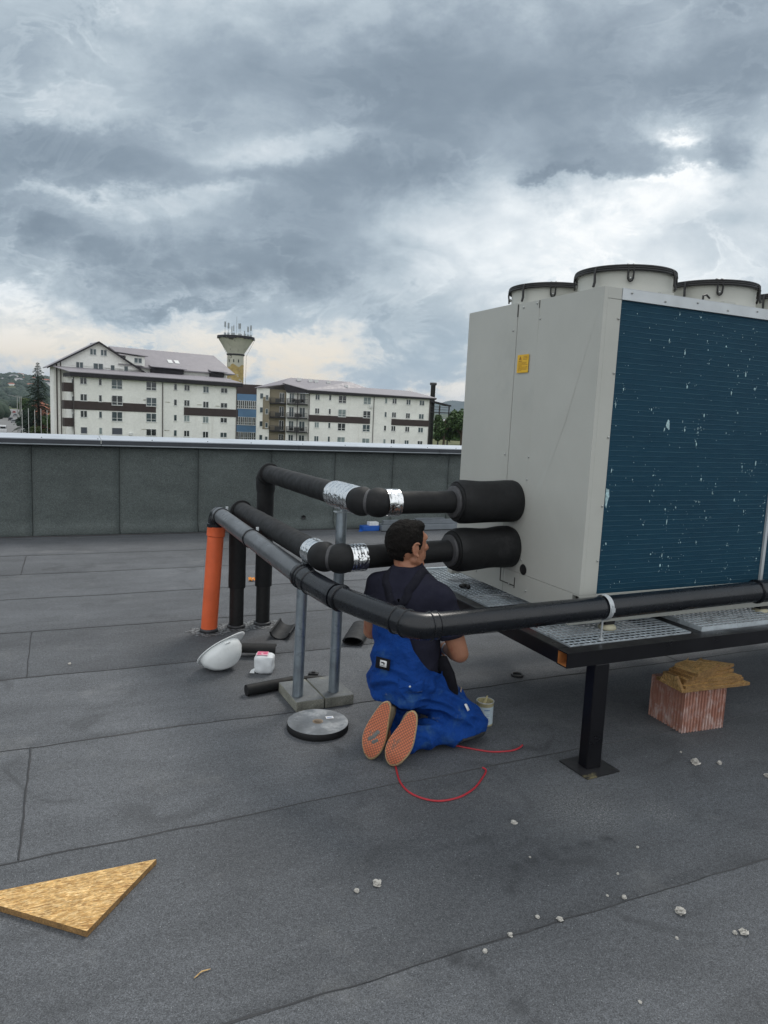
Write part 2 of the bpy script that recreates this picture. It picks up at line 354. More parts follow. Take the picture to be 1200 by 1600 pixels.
def foil_mat():
    m = bpy.data.materials.new('aluminium_tape'); m.use_nodes = True; g = N(m.node_tree); b = g.n['Principled BSDF']
    co = g.new('ShaderNodeTexCoord').outputs['Object']
    b.inputs['Base Color'].default_value = (.80, .81, .82, 1); b.inputs['Metallic'].default_value = 1; b.inputs['Roughness'].default_value = .22
    wv_ = g.vmath('ADD', co, g.vmath('MULTIPLY', g.noise(co, 16, 2, .5, out=1), (.03, .03, .03)))
    v1 = g.vor(wv_, 24, feature='DISTANCE_TO_EDGE'); n_ = g.bump(g.rng(v1, 0, .25), .32, .005); n_ = g.bump(g.noise(co, 22, 2, .5), .38, .010, n_)
    g.put(b.inputs['Normal'], n_); return m
M['foil'] = foil_mat()
def osb_mat():
    m = bpy.data.materials.new('osb'); m.use_nodes = True; g = N(m.node_tree); b = g.n['Principled BSDF']
    co = g.new('ShaderNodeTexCoord').outputs['Object']; cols = None; h = None
    for i, (rz, sc) in enumerate(((.3, (60, 300, 60)), (1.15, (52, 330, 60)), (1.9, (66, 280, 60)), (2.6, (56, 300, 60)), (.7, (48, 340, 60)))):
        mp = g.new('ShaderNodeMapping'); g.put(mp.inputs[0], co); mp.inputs['Rotation'].default_value = (0, 0, rz); mp.inputs['Scale'].default_value = sc; mp.inputs['Location'].default_value = (i*3.1, i, 0); g.put(mp.inputs[0], g.vmath('ADD', co, g.vmath('MULTIPLY', g.noise(co, 14, 2, .5, out=1), (.02, .02, 0))))
        vc = g.vor(mp.outputs[0], 1.0, out='Color'); s_ = g.sep(vc)[0]; t_ = g.sep(vc)[1]
        ci = g.ramp(s_, [(0, (.27, .13, .035)), (.2, (.50, .28, .085)), (.6, (.66, .41, .15)), (1, (.84, .60, .30))])
        cols = ci if cols is None else g.mix(g.rng(t_, .45, .5), cols, ci); h = s_ if h is None else g.math('ADD', h, s_)
    fl = g.rng(g.noise(g.vmath('MULTIPLY', co, (120, 500, 200)), 1.0, 3, .6), .3, .7, .78, 1.15)
    cols = g.vmath('MULTIPLY', cols, g.comb(fl, fl, fl))
    mt = g.math('MULTIPLY', g.rng(g.noise(co, 70, 4, .7), .3, .7, .66, 1.3), g.rng(g.noise(co, 20, 4, .7), .3, .7, .80, 1.18)); cols = g.vmath('MULTIPLY', cols, g.comb(mt, mt, mt)); cols = g.mix(g.rng(g.vor(g.vmath('MULTIPLY', co, (1, 2.2, 1)), 42, out='Distance'), .0, .22, .75, 0), cols, (.17, .085, .03, 1))
    bl = g.noise(co, 9, 4, .6); cols = g.mix(g.rng(bl, .55, .75, 0, .4), cols, (.20, .10, .03, 1))
    g.put(b.inputs['Base Color'], cols); b.inputs['Roughness'].default_value = .68; g.put(b.inputs['Normal'], g.bump(h, .5, .002)); return m
M['osb'] = osb_mat()
M['osbedge'] = mat('osb_edge', (.25, .145, .055), .85, var=.35, vs=30, fine=(160, .35), bump=(120, .6, .003))
def clay_mat():
    m = bpy.data.materials.new('clay_block'); m.use_nodes = True; g = N(m.node_tree); b = g.n['Principled BSDF']
    co = g.new('ShaderNodeTexCoord').outputs['Object']
    base = g.mix(g.noise(co, 14, 5, .6), (.27, .115, .08, 1), (.42, .22, .165, 1))
    eff = g.rng(g.noise(g.vmath('MULTIPLY', co, (20, 20, 12)), 1.0, 6, .7, dist=.6), .46, .70)
    g.put(b.inputs['Base Color'], g.mix(g.math('MULTIPLY', eff, .9), base, (.60, .50, .47, 1))); b.inputs['Roughness'].default_value = .9
    g.put(b.inputs['Normal'], g.bump(g.noise(co, 120, 4, .6), .5, .003)); return m
M['clay'] = clay_mat()
def coil_mat():
    m = bpy.data.materials.new('blue_coil_fins'); m.use_nodes = True; g = N(m.node_tree); b = g.n['Principled BSDF']
    co = g.new('ShaderNodeTexCoord').outputs['Object']; x = g.sep(co)
    wob = g.math('MULTIPLY', g.math('SUBTRACT', g.noise(g.vmath('MULTIPLY', co, (2, 1, 14)), 1.0, 3, .6), .5), .004)
    fz = g.math('FRACT', g.math('DIVIDE', g.math('ADD', x[2], wob), .0245))
    ln = g.rng(g.math('ABSOLUTE', g.math('SUBTRACT', fz, .5)), .02, .115, 1.0, 0.0, True)
    br = g.rng(g.noise(g.vmath('MULTIPLY', co, (9, 1, 60)), 1.0, 4, .65), .36, .62)
    fx_ = g.math('FRACT', g.math('DIVIDE', x[0], .0026)); fin = g.math('ABSOLUTE', g.math('SUBTRACT', fx_, .5))
    base = g.mix(g.noise(g.vmath('MULTIPLY', co, (4, 1, 9)), 1.0, 5, .6), (.0055, .040, .074, 1), (.010, .064, .108, 1))
    base = g.mix(g.rng(fin, 0, .5, 0, .35), base, (.002, .018, .034, 1))
    col = g.mix(g.math('MULTIPLY', ln, g.math('MULTIPLY', br, .62)), base, (.055, .135, .175, 1))
    g.put(b.inputs['Base Color'], col); b.inputs['Roughness'].default_value = .6; b.inputs['Metallic'].default_value = 0; b.inputs['Specular IOR Level'].default_value = .22
    g.put(b.inputs['Normal'], g.bump(g.math('ADD', ln, g.math('MULTIPLY', fin, .5)), .5, .004)); return m
M['coil'] = coil_mat()
M['bent'] = mat('bent_fins', (.42, .60, .64), .4, .3, var=.5, vs=80)
M['skin'] = mat('skin', (.36, .165, .098), .5, 0, var=.14, vs=14, spots=[((.30, .10, .06), 16, .58, .12)], bump=(220, .2, .001))
M['eye'] = mat('eye', (.25, .22, .2), .3, var=0)
M['hair'] = mat('dark_hair', (.006, .0048, .0042), .75, 0, var=.4, vs=30, bump=[(70, .9, .006), (240, .9, .003)], spec=.15)
M['navy'] = mat('navy_cotton', (.0165, .017, .030), .92, 0, var=.16, vs=8, fine=(700, .2), bump=[(13, .45, .016), (600, .3, .0006)], spec=.2)
M['strapcloth'] = mat('strap_webbing', (.0115, .0118, .019), .85, var=.15, vs=20, bump=(300, .3, .001), spec=.2)
M['blackcloth'] = mat('black_cloth', (.008, .008, .012), .85, 0, var=.2, vs=8, bump=(20, .4, .01), spec=.25)
M['blue'] = mat('blue_workwear', (.006, .050, .245), .85, 0, var=.16, vs=6, fine=(600, .18), spots=[((.035, .10, .25), 7, .57, .14), ((.10, .14, .22), 13, .64, .10)], bump=[(9, .8, .035), (26, .6, .012)], spec=.2)
M['greycloth'] = mat('knee_patch', (.028, .03, .034), .85, bump=(30, .5, .008))
M['suede'] = mat('shoe_upper', (.20, .165, .115), .85, var=.3, vs=20, bump=(60, .4, .003))
def sole_mat():
    m = bpy.data.materials.new('orange_rubber_sole'); m.use_nodes = True; g = N(m.node_tree); b = g.n['Principled BSDF']
    co = g.new('ShaderNodeTexCoord').outputs['Object']; x = g.sep(co)
    # curved rows of small lozenges
    a = g.math('ADD', x[0], x[2]); r_ = g.math('SUBTRACT', g.math('MULTIPLY', x[0], 1.0), x[2])
    wob = g.math('MULTIPLY', g.math('SINE', g.math('MULTIPLY', x[2], 26)), .008)
    f1 = g.math('ABSOLUTE', g.math('SUBTRACT', g.math('FRACT', g.math('DIVIDE', g.math('ADD', a, wob), .0155)), .5))
    f2 = g.math('ABSOLUTE', g.math('SUBTRACT', g.math('FRACT', g.math('DIVIDE', g.math('ADD', r_, wob), .0155)), .5))
    gv_ = g.rng(g.math('MAXIMUM', f1, f2), .36, .45)
    base = g.mix(g.noise(co, 25, 4, .6), (.52, .14, .065, 1), (.70, .235, .12, 1))
    base = g.mix(g.rng(g.noise(co, 17, 5, .7), .60, .64, 0, .8), base, (.20, .15, .12, 1))
    g.put(b.inputs['Base Color'], g.mix(gv_, base, (.26, .11, .075, 1))); b.inputs['Roughness'].default_value = .75
    g.put(b.inputs['Normal'], g.bump(gv_, 1.0, -.004)); return m
M['sole'] = sole_mat()
M['solerim'] = mat('gum_rim', (.50, .36, .20), .7, var=.2, vs=20)
M['greymark'] = mat('grey_rubber_inlay', (.14, .145, .14), .7, var=.15)
# distant materials
M['render'] = mat('white_render', (.84, .84, .80), .9, var=.07, vs=.35, fine=(3, .05), streak=((.70, .69, .63), 1.2, .60))
M['render_ochre'] = mat('beige_render', (.27, .235, .17), .9, var=.1, vs=.5)
M['brownband'] = mat('brown_cladding', (.050, .036, .034), .8, var=.1, vs=1)
M['darkfascia'] = mat('dark_fascia', (.016, .014, .018), .7, var=.2, vs=1)
M['roofmetal'] = mat('lilac_grey_roof', (.23, .215, .235), .55, var=.06, vs=.6, bump=(.8, .1, .05))
M['glass'] = mat('window_glass', (.045, .07, .08), .12, 0, var=.6, vs=.6, spec=.7)
M['shutter'] = mat('grey_shutter', (.07, .08, .10), .6)
M['winframe'] = mat('white_window_frame', (.66, .67, .66), .5)
M['drainpipe'] = mat('downpipe', (.07, .06, .058), .5)
M['blueclad'] = mat('blue_cladding', (.10, .20, .34), .6, var=.12, vs=.5)
M['railing'] = mat('dark_railing', (.045, .045, .045), .5)
M['concrete'] = mat('old_concrete', (.50, .49, .42), .9, var=.14, vs=.25, spots=[((.13, .12, .10), .22, .60, .04)], streak=((.28, .26, .22), .5, .60))
M['ochre'] = mat('peeled_ochre', (.42, .31, .12), .9, var=.3, vs=.4, spots=[((.48, .45, .38), .5, .58, .03)])
M['antenna'] = mat('antenna_grey', (.30, .33, .35), .5)
M['asphalt'] = mat('asphalt', (.16, .16, .16), .9, var=.15, vs=.2)
M['foliage_dark'] = mat('conifer_needles', (.016, .036, .020), .85, var=.5, vs=1.1)
M['foliage'] = mat('leaf_green', (.045, .085, .022), .8, var=.5, vs=.8)
M['foliage2'] = mat('leaf_olive', (.065, .095, .03), .8, var=.5, vs=.8)
M['bark'] = mat('bark', (.08, .06, .04), .9)
M['carwhite'] = mat('car_paint_white', (.62, .63, .64), .3, var=0)
M['carred'] = mat('car_paint_red', (.30, .03, .03), .3, var=0)
M['cargrey'] = mat('car_paint_grey', (.20, .21, .22), .3, var=0)
M['cardark'] = mat('car_paint_dark', (.03, .035, .045), .3, var=0)
M['tilered'] = mat('red_tile', (.28, .10, .06), .85, var=.2, vs=.5)
M['pole'] = mat('galv_pole', (.30, .30, .29), .5)
def land_mat(name, c1, c2, c3, sc):
    m = bpy.data.materials.new(name); m.use_nodes = True; g = N(m.node_tree); b = g.n['Principled BSDF']
    co = g.new('ShaderNodeNewGeometry').outputs['Position']
    a = g.noise(co, sc, 8, .68); f = g.vor(g.vmath('ADD', co, g.vmath('MULTIPLY', g.noise(co, sc, 3, .5, out=1), (60, 60, 60))), sc*1.4, out='Color')
    c = g.mix(g.rng(a, .40, .56), tuple(c1)+(1,), tuple(c2)+(1,)); c = g.mix(g.rng(g.sep(f)[0], .62, .68, 0, .8), c, tuple(c3)+(1,))
    c = g.mix(g.rng(g.noise(co, sc*9, 4, .6), .52, .6, 0, .7), c, tuple(x*.55 for x in c1)+(1,))
    g.put(b.inputs['Base Color'], c); b.inputs['Roughness'].default_value = 1; b.inputs['Specular IOR Level'].default_value = .1; return m
M['land'] = land_mat('grassland', (.045, .07, .028), (.085, .10, .045), (.15, .15, .085), .012)
M['hill'] = land_mat('wooded_hill', (.020, .040, .020), (.050, .072, .034), (.115, .125, .07), .006)
M['mount'] = land_mat('far_mountain', (.025, .04, .03), (.03, .05, .035), (.04, .05, .04), .0015)

# ================================================================ SETTING
ROOFZ = 0.0
struct('roof_deck', MB().box(-16, 30, -9, 9.9, -7.2, 0), M['felt'])
gm = MB().box(-16000, 16000, -3000, 16000, -7.6, -7.0)
struct('ground', gm, M['land'])
# seams of the roofing felt: dark bitumen beads that wander along each lap
def bead(mb, pts, wfun, z=.0035):
    vs = []
    n = len(pts)
    for i, p in enumerate(pts):
        a = Vector(pts[max(i-1, 0)]); b = Vector(pts[min(i+1, n-1)]); t = (b-a).normalized(); nn = Vector((-t.y, t.x))
        w_ = wfun(i); q = Vector(p); vs += [(q.x+nn.x*w_, q.y+nn.y*w_, .001), (q.x, q.y, z+w_*.15), (q.x-nn.x*w_, q.y-nn.y*w_, .001)]
    fs = []
    for i in range(n-1):
        for k in (0, 1): fs.append((i*3+k, i*3+k+1, (i+1)*3+k+1, (i+1)*3+k))
    mb.add(vs, fs)
bm_ = MB()
def wv(x, s, a): return (mnoise.noise(Vector((x*1.3, s, 0)))*1.0+mnoise.noise(Vector((x*7, s, 3)))*.35)*a
seams = [-1.115, -.19, .735, 1.66, 2.60, 3.50, 4.44, 5.36, 6.29, 7.2, 8.1]
for j, y0 in enumerate(seams):
    pts = []; x = -7.0
    while x < 11: pts.append((x, y0+wv(x, j*5.1, .022)+(.05*max(0, min(1, (x-.3)/3)) if j == 4 else 0))); x += .035
    bead(bm_, pts, lambda i, j=j: max(.0008, .0015+.0075*max(0, mnoise.noise(Vector((i*.05, j*3.3, 1)))-.05)+.002*mnoise.noise(Vector((i*.7, j, 9)))))
for x0, ya, yb, ww in ((-.16, 2.60, 3.50, .0075), (-.215, 4.44, 5.36, .005), (-.365, 7.2, 8.1, .006), (3.9, 3.5, 4.44, .005), (5.6, 1.66, 2.6, .005), (4.7, .735, 1.66, .005), (2.9, 5.36, 6.29, .005), (4.9, 7.2, 8.1, .005)):
    pts = [(x0+wv(y*2, x0, .012), y) for y in [ya+(yb-ya)*k/30 for k in range(31)]]
    bead(bm_, pts, lambda i, ww=ww, x0=x0: ww*.8*(.5+1.2*abs(mnoise.noise(Vector((i*.35, x0*9, 2))))))
struct('roof_seams', bm_, M['bitumen'])

# parapet wall with felt panels and metal coping
par = thing('parapet_wall', 'long low parapet wall clad in dark green-grey roofing felt panels under a pale metal coping', 'parapet', (3, 9.3, 0))
obj('wall_core', MB().box(-9, 18, 9.33, 9.80, 0, 1.09), M['wallfelt'], par)
px_ = [-.34+.963*k for k in range(-8, 1)]+[.633, 1.588, 2.554, 3.462, 4.352, 5.277]+[5.277+.94*k for k in range(1, 12)]
for i in range(len(px_)-1):
    a, b = px_[i]+.004, px_[i+1]-.004
    q = MB(); nx, nz = 10, 12
    vs = []
    for kz in range(nz+1):
        for kx in range(nx+1):
            x = a+(b-a)*kx/nx; z = .012+(1.092-.012)*kz/nz
            y = 9.318+.006*mnoise.noise(Vector((x*2.2, z*2.5, 4)))-.0
            if z < .12: y -= .09*((.12-z)/.12)**2
            vs.append((x, y, z))
    q.add(vs, [(kz*(nx+1)+kx, kz*(nx+1)+kx+1, (kz+1)*(nx+1)+kx+1, (kz+1)*(nx+1)+kx) for kz in range(nz) for kx in range(nx)], True)
    o = obj('felt_panel', q, M['wallfelt'], par, fixn=False); sd_ = o.modifiers.new('solid', 'SOLIDIFY'); sd_.thickness = .004; sd_.offset = 0
obj('base_bead', MB().tube([(x, 9.215+wv(x, 40, .01), .004) for x in [-9+.2*k for k in range(136)]], .010, 8), M['bitumen'], par)
xs = [-9, -6.6, -4.2, -1.85, .42, 2.9, 5.05, 7.4, 9.8, 12.2, 15]
for i in range(len(xs)-1):
    a, b = xs[i]+.003, xs[i+1]-.003
    c = obj('coping', MB().add([(a, 9.22, 1.170), (b, 9.22, 1.170), (b, 9.90, 1.196), (a, 9.90, 1.196), (a, 9.22, 1.160), (b, 9.22, 1.160), (b, 9.90, 1.185), (a, 9.90, 1.185)],
        [(0, 1, 2, 3), (7, 6, 5, 4), (0, 4, 5, 1), (1, 5, 6, 2), (2, 6, 7, 3), (3, 7, 4, 0)]), M['coping'], par)
    obj('drip_edge', MB().box(a, b, 9.223, 9.25, 1.108, 1.159), M['coping_dark'], c)
    obj('drip_lip', MB().tube([(a, 9.218, 1.101), (b, 9.218, 1.101)], .008, 8), M['coping_lip'], c)
sc_ = MB()
for i in range(16):
    sc_.sphere((-2.0+i*.62+rnd.uniform(-.1, .1), 9.28+rnd.uniform(0, .05), 1.176), .007, 8, 5)
obj('coping_screws', sc_, M['rubber'], par)
obj('overflow_hole', MB().lathe([(.0001, 0), (.028, 0), (.030, .01)], (0, 0, 0), 16, Matrix.Translation((3.02, 9.306, .17)) @ Matrix.Rotation(PI/2, 4, 'X')), M['rubber'], par)

# ================================================================ ROOFTOP CHILLER
UX, UY, UZ0, UZ1, UYB, UXE = 2.272, 2.66, .642, 2.238, 3.86, 5.33
ch = thing('rooftop_chiller', 'large beige rooftop air-cooled chiller with a blue finned coil side and round fans on top', 'chiller', (3.8, 3.26, .642))
# inner carcass so nothing shows through
obj('carcass', MB().box(UX+.03, UXE-.02, UY+.05, UYB-.03, .72, 2.20), M['beige_dark'], ch)
def xpanel(name, y0, y1, z0, z1, peaks, x=UX, th=.022, bev=.004):
    """end panel facing -X with slightly pressed (cross-broken) facets"""
    q = MB(); vs = [(x, y0, z0), (x, y1, z0), (x, y1, z1), (x, y0, z1)]
    o0 = len(vs); k = 4; fs = []
    if peaks:
        ring = [0, 1, 2, 3]; pts = [Vector(v_) for v_ in vs]
        for (py, pz, dd) in peaks: pts.append(Vector((x-dd, py, pz)))
        if len(peaks) == 1: fs = [(0, 3, 4), (3, 2, 4), (2, 1, 4), (1, 0, 4)]
        else: fs = [(0, 4, 1), (0, 3, 4), (1, 4, 5), (4, 3, 5), (3, 2, 5), (1, 5, 2)]
        q.add(pts, fs)
        q.add([(x+th, y0, z0), (x+th, y1, z0), (x+th, y1, z1), (x+th, y0, z1)]+vs, [(0, 1, 2, 3), (0, 4, 5, 1), (1, 5, 6, 2), (2, 6, 7, 3), (3, 7, 4, 0)])
    else: q.box(x, x+th, y0, y1, z0, z1)
    return obj(name, q, M['beige'], ch)
SE = 3.342
xpanel('end_panel', UY+.0, SE-.0025, .7835, 2.238, [(3.02, 1.25, .007), (2.86, 1.62, .005)])
xpanel('end_panel', SE+.0025, UYB, .7835, 2.246, [(3.60, 1.50, .006)])
xpanel('service_panel', UY+.0505, 3.31, .648, .7815, None)
xpanel('service_panel', 3.314, UYB-.0505, .648, .7815, None)
# folded crease line and clip of the middle strip
obj('strip_fold', MB().box(UX-.0022, UX+.002, 3.148, 3.1505, .75, 2.20), M['beige'], ch)
obj('joint_slot', MB().box(UX-.0024, UX+.002, 3.148, 3.152, 2.195, 2.236), M['beige_dark'], ch)
obj('joint_slot', MB().box(UX-.0024, UX+.002, SE-.004, SE+.004, 2.17, 2.236), M['beige_dark'], ch)
obj('hatch_gap', MB().box(UX-.0024, UX+.002, 3.337, 3.343, .70, .80).box(UX-.0024, UX+.002, 3.20, 3.337, .700, .705).box(UX-.0024, UX+.002, 3.197, 3.202, .69, .75), M['beige_dark'], ch)
obj('knockout_hole', MB().lathe([(.0001, 0), (.023, 0), (.026, .004), (.030, 0)], (0, 0, 0), 20, Matrix.Translation((UX-.003, 3.125, .811)) @ Matrix.Rotation(-PI/2, 4, 'Y')), M['rubber'], ch)
# front corner flange and frame of the coil side
obj('corner_post', MB().box(UX+.0225, 2.376, UY, UY+.03, .783, 2.186), M['beige'], ch)
obj('top_strip', MB().box(2.376, UXE, UY-.004, UY+.03, 2.188, 2.238).box(2.376, UXE, UY-.004, UY+.03, 2.2385, 2.2405), M['strip'], ch)
obj('top_corner', MB().box(UX+.0225, 2.375, UY, UY+.03, 2.188, 2.238), M['beige'], ch)
obj('roof_panel', MB().box(UX+.024, UXE, UY+.032, UYB, 2.205, 2.2405), M['beige'], ch)
rails = obj('base_rail', MB().box(UX, UXE+.05, UY, UY+.004, .665, .782).box(2.222, UXE+.05, UY, UY+.004, .638, .6649).box(2.222, UXE+.05, UY+.004, UY+.05, .638, .642).box(2.222, UX, UY+.004, UY+.05, .661, .665).box(UX, UXE+.05, UY+.004, UY+.05, .776, .782).box(2.222, UXE+.05, UYB-.05, UYB, .638, .70), M['beige'], ch)
obj('rail_hole', MB().lathe([(.0001, 0), (.014, 0), (.016, .003)], (0, 0, 0), 14, Matrix.Translation((3.07, UY-.0015, .712)) @ Matrix.Rotation(PI/2, 4, 'X')), M['rubber'], ch)
obj('rail_hole', MB().box(2.245, 2.262, UY-.002, UY+.001, .672, .688), M['rubber'], ch)
obj('side_far', MB().box(UXE-.02, UXE, UY+.035, UYB, .65, 2.20), M['beige'], ch)
cx_ = [2.376, 3.528, 3.548, 4.70, 4.72, UXE]
for a, b in ((2.377, 3.527), (3.549, 4.699), (4.721, UXE)):
    cl = obj('coil', MB().box(a, b, UY+.008, UY+.045, .783, 2.187), M['coil'], ch)
    mk = MB(); rr = random.Random(int(a*100))
    def mark(x, z, w_, h_, k=7):
        pts = []
        for i in range(k):
            t = 2*PI*i/k; rj = rr.uniform(.55, 1.1); pts.append((x+math.cos(t)*w_*rj, UY+.0068, z+math.sin(t)*h_*rj))
        mk.add(pts+[(x, UY+.0052, z)], [(i, (i+1) % k, k) for i in range(k)])
    n_ = 230 if a < 3 else 150
    for i in range(n_):
        x, z = rr.uniform(a+.02, b-.02), rr.uniform(.80, 2.16); s_ = rr.random()**4
        if rr.random() < .35: x = min(b-.02, x+.3*rr.random())
        w0 = .0014+.0040*s_; mark(x, z, w0, w0*rr.uniform(1.0, 2.6), 6)
        if s_ > .45:
            for q_ in range(3): mark(x+rr.gauss(0, .012), z+rr.gauss(0, .022), .0014, .0035, 5)
    if a < 3:
        for (x, z, w_, h_) in ((2.741, 1.624, .019, .033), (2.752, 1.615, .008, .03), (2.725, 1.60, .005, .014), (2.70, 2.03, .005, .014), (2.81, 1.98, .005, .017), (2.44, 1.78, .006, .012), (2.40, 1.705, .006, .02),
                               (2.395, 1.265, .020, .085), (2.41, 1.39, .005, .016), (3.25, 1.90, .006, .022), (3.16, 1.80, .006, .022), (3.33, 1.83, .007, .014), (3.01, 1.35, .008, .014), (2.80, 1.13, .005, .026),
                               (2.79, .96, .006, .02), (3.02, 1.02, .005, .01), (2.86, 1.60, .005, .012), (2.95, 1.53, .005, .016), (3.1, 1.28, .004, .012), (3.35, 1.18, .006, .01), (3.3, 1.42, .006, .014), (3.4, 1.44, .005, .02)):
            mark(x, z, w_*.7, h_*.72, 9)
            for q_ in range(5): mark(x+rr.gauss(0, w_*.9), z+rr.gauss(0, h_*.9), .0012, .0035, 5)
    tag(obj('bent_fins', mk, M['bent'], cl), kind='stuff')
for a in (3.5275, 4.6995):
    obj('coil_joint', MB().box(a+.001, a+.021, UY-.003, UY+.03, .783, 2.186), M['strip'], ch)
for (y, z) in ((3.375, 2.10), (3.375, 1.42), (3.29, 2.215), (3.17, 2.222), (3.135, 2.14), (3.15, 1.42), (3.15, .86), (3.36, .78), (3.09, .70), (3.6, .70), (3.25, .70), (3.15, 1.30), (2.80, .70)):
    obj('screw', MB().sphere((UX-.002, y, z), .0062, 10, 6, sc=(.8, 1, 1)), M['screw'], ch)
for z in (2.10, 1.85, 1.55, 1.22, .95): obj('screw', MB().sphere((2.365, UY-.002, z), .006, 10, 6), M['screw'], ch)
for k in range(14): obj('screw', MB().sphere((2.43+.21*k, UY-.006, 2.222-.016*(k % 2)), .0055, 8, 5), M['screw'], ch)
# warning sticker
st = obj('warning_label', MB().box(UX-.0075, UX-.0065, 3.205, 3.308, 1.868, 1.964), M['yellow'], ch)
tk = MB()
tk.add([(UX-.0082, 3.293, 1.958), (UX-.0082, 3.262, 1.958), (UX-.0082, 3.2775, 1.984)], [(0, 1, 2)])
tk.box(UX-.0082, UX-.0080, 3.258, 3.296, 1.946, 1.951)
for i, (a, b) in enumerate(((3.196, 3.245), (3.196, 3.25), (3.2, 3.25))): tk.box(UX-.0082, UX-.0080, a, b, 1.978-.010*i, 1.981-.010*i)
for i in range(8):
    z = 1.940-.008*i; yy = 3.300
    while yy > 3.205:
        l_ = rnd.uniform(.006, .018); tk.box(UX-.0082, UX-.0080, yy-l_, yy, z-.0035, z-.0008); yy -= l_+.004
        if i in (3, 7) and yy < 3.26: break
for p_ in tk.v: p_.y = 3.2565+(p_.y-3.2495)*.82; p_.z = 1.916+(p_.z-1.93)*.76
obj('label_print', tk, M['labelink'], st)
# round vibration feet
def foot(x, y):
    f = obj('foot', MB().lathe([(.0001, .0), (.042, .0), (.046, .006), (.042, .016), (.030, .024), (.0001, .026)], (x, y, .5935), 24), M['padyellow'], ch)
    obj('foot_rubber', MB().box(x-.03, x+.03, y-.02, y+.02, .6195, .6385), M['rubber'], f)
for x in (2.485, 3.6, 4.8): foot(x, UY+.024)
foot(2.49, 3.80)
# fans
def fan(x, y):
    f = obj('fan', MB().lathe([(.262, 2.2405), (.258, 2.25), (.243, 2.256), (.236, 2.30), (.236, 2.352), (.241, 2.362), (.238, 2.366), (.228, 2.352), (.226, 2.26), (.226, 2.243)], (x, y, 0), 56), M['beige'], ch)
    gq = MB()
    for i, r in enumerate([.040+.0225*k for k in range(10)]):
        z = 2.402-.028*(r/.25)**2.2
        gq.tube([(x+r*math.cos(t*2*PI/40), y+r*math.sin(t*2*PI/40), z) for t in range(41)], .0028, 6, False)
    for r, z in ((.250, 2.372), (.252, 2.362), (.249, 2.381)):
        gq.tube([(x+r*math.cos(t*2*PI/48), y+r*math.sin(t*2*PI/48), z) for t in range(49)], .0062, 6, False)
    for k in range(8):
        t = 2*PI*(k+.5)/8; gq.tube([(x+r*math.cos(t), y+r*math.sin(t), 2.408-.028*(r/.25)**2.2) for r in (.03, .1, .17, .22, .25)], .0034, 6)
    for k in range(44):
        t = 2*PI*k/44; gq.tube([(x+r*math.cos(t), y+r*math.sin(t), z) for r, z in ((.222, 2.383), (.245, 2.379), (.2515, 2.361))], .0024, 5, False)
    obj('guard', gq, M['rubber'], f)
    for k in range(4):
        t = PI*1.30+PI/2*k; M_ = Matrix.Translation((x, y, 0)) @ Matrix.Rotation(t, 4, 'Z')
        b = MB(); lp = [(.252, -.013, 2.375), (.254, -.013, 2.345), (.250, -.012, 2.318), (.250, -.007, 2.309), (.250, 0, 2.306), (.250, .007, 2.309), (.250, .012, 2.318), (.254, .013, 2.345), (.252, .013, 2.375)]
        b.tube([M_ @ Vector(p) for p in lp], .0046, 8)
        b.tube([M_ @ Vector(p) for p in ((.20, -.013, 2.396), (.235, -.013, 2.389), (.252, -.013, 2.375))], .0042, 6)
        b.tube([M_ @ Vector(p) for p in ((.20, .013, 2.396), (.235, .013, 2.389), (.252, .013, 2.375))], .0042, 6)
        cp = obj('guard_clip', b, M['rubber'], f)
    for k in (0, 1):
        t = PI*(1.08 if k == 0 else 1.62); M_ = Matrix.Translation((x, y, 0)) @ Matrix.Rotation(t, 4, 'Z')
        obj('guard_leg', MB().tube([M_ @ Vector(p) for p in ((.22, 0, 2.388), (.252, 0, 2.378), (.262, .002, 2.35), (.262, .004, 2.31), (.272, .006, 2.285))], .0065, 8), M['rubber'], f)
    for k in range(4):
        t = PI*1.30+PI/2*k; obj('clip_bolt', MB().sphere((x+.243*math.cos(t), y+.243*math.sin(t), 2.322), .009, 10, 6), M['screw'], f)
    bl = MB()
    for k in range(5):
        t = 2*PI*k/5; M_ = Matrix.Translation((x, y, 2.30)) @ Matrix.Rotation(t, 4, 'Z') @ Matrix.Rotation(rad(24), 4, 'X')
        bl.box(.05, .215, -.04, .05, -.002, .002, M_)
    bl.lathe([(.0001, 2.35), (.055, 2.345), (.06, 2.27), (.0001, 2.265)], (x, y, 0), 24)
    obj('blades', bl, M['rubber'], f)
for k in range(5):
    fan(2.675+.605*k, 2.985); fan(2.655+.605*k, 3.565)
obj('lifting_hook', MB().tube([(2.93, 2.70, 2.2405), (2.93, 2.70, 2.27), (2.95, 2.70, 2.277), (2.975, 2.70, 2.262)], .005, 8), M['rubber'], ch)
for k in range(7): obj('roof_clip', MB().box(2.62+.42*k, 2.70+.42*k, 2.665, 2.69, 2.2412, 2.252), M['beige'], ch)

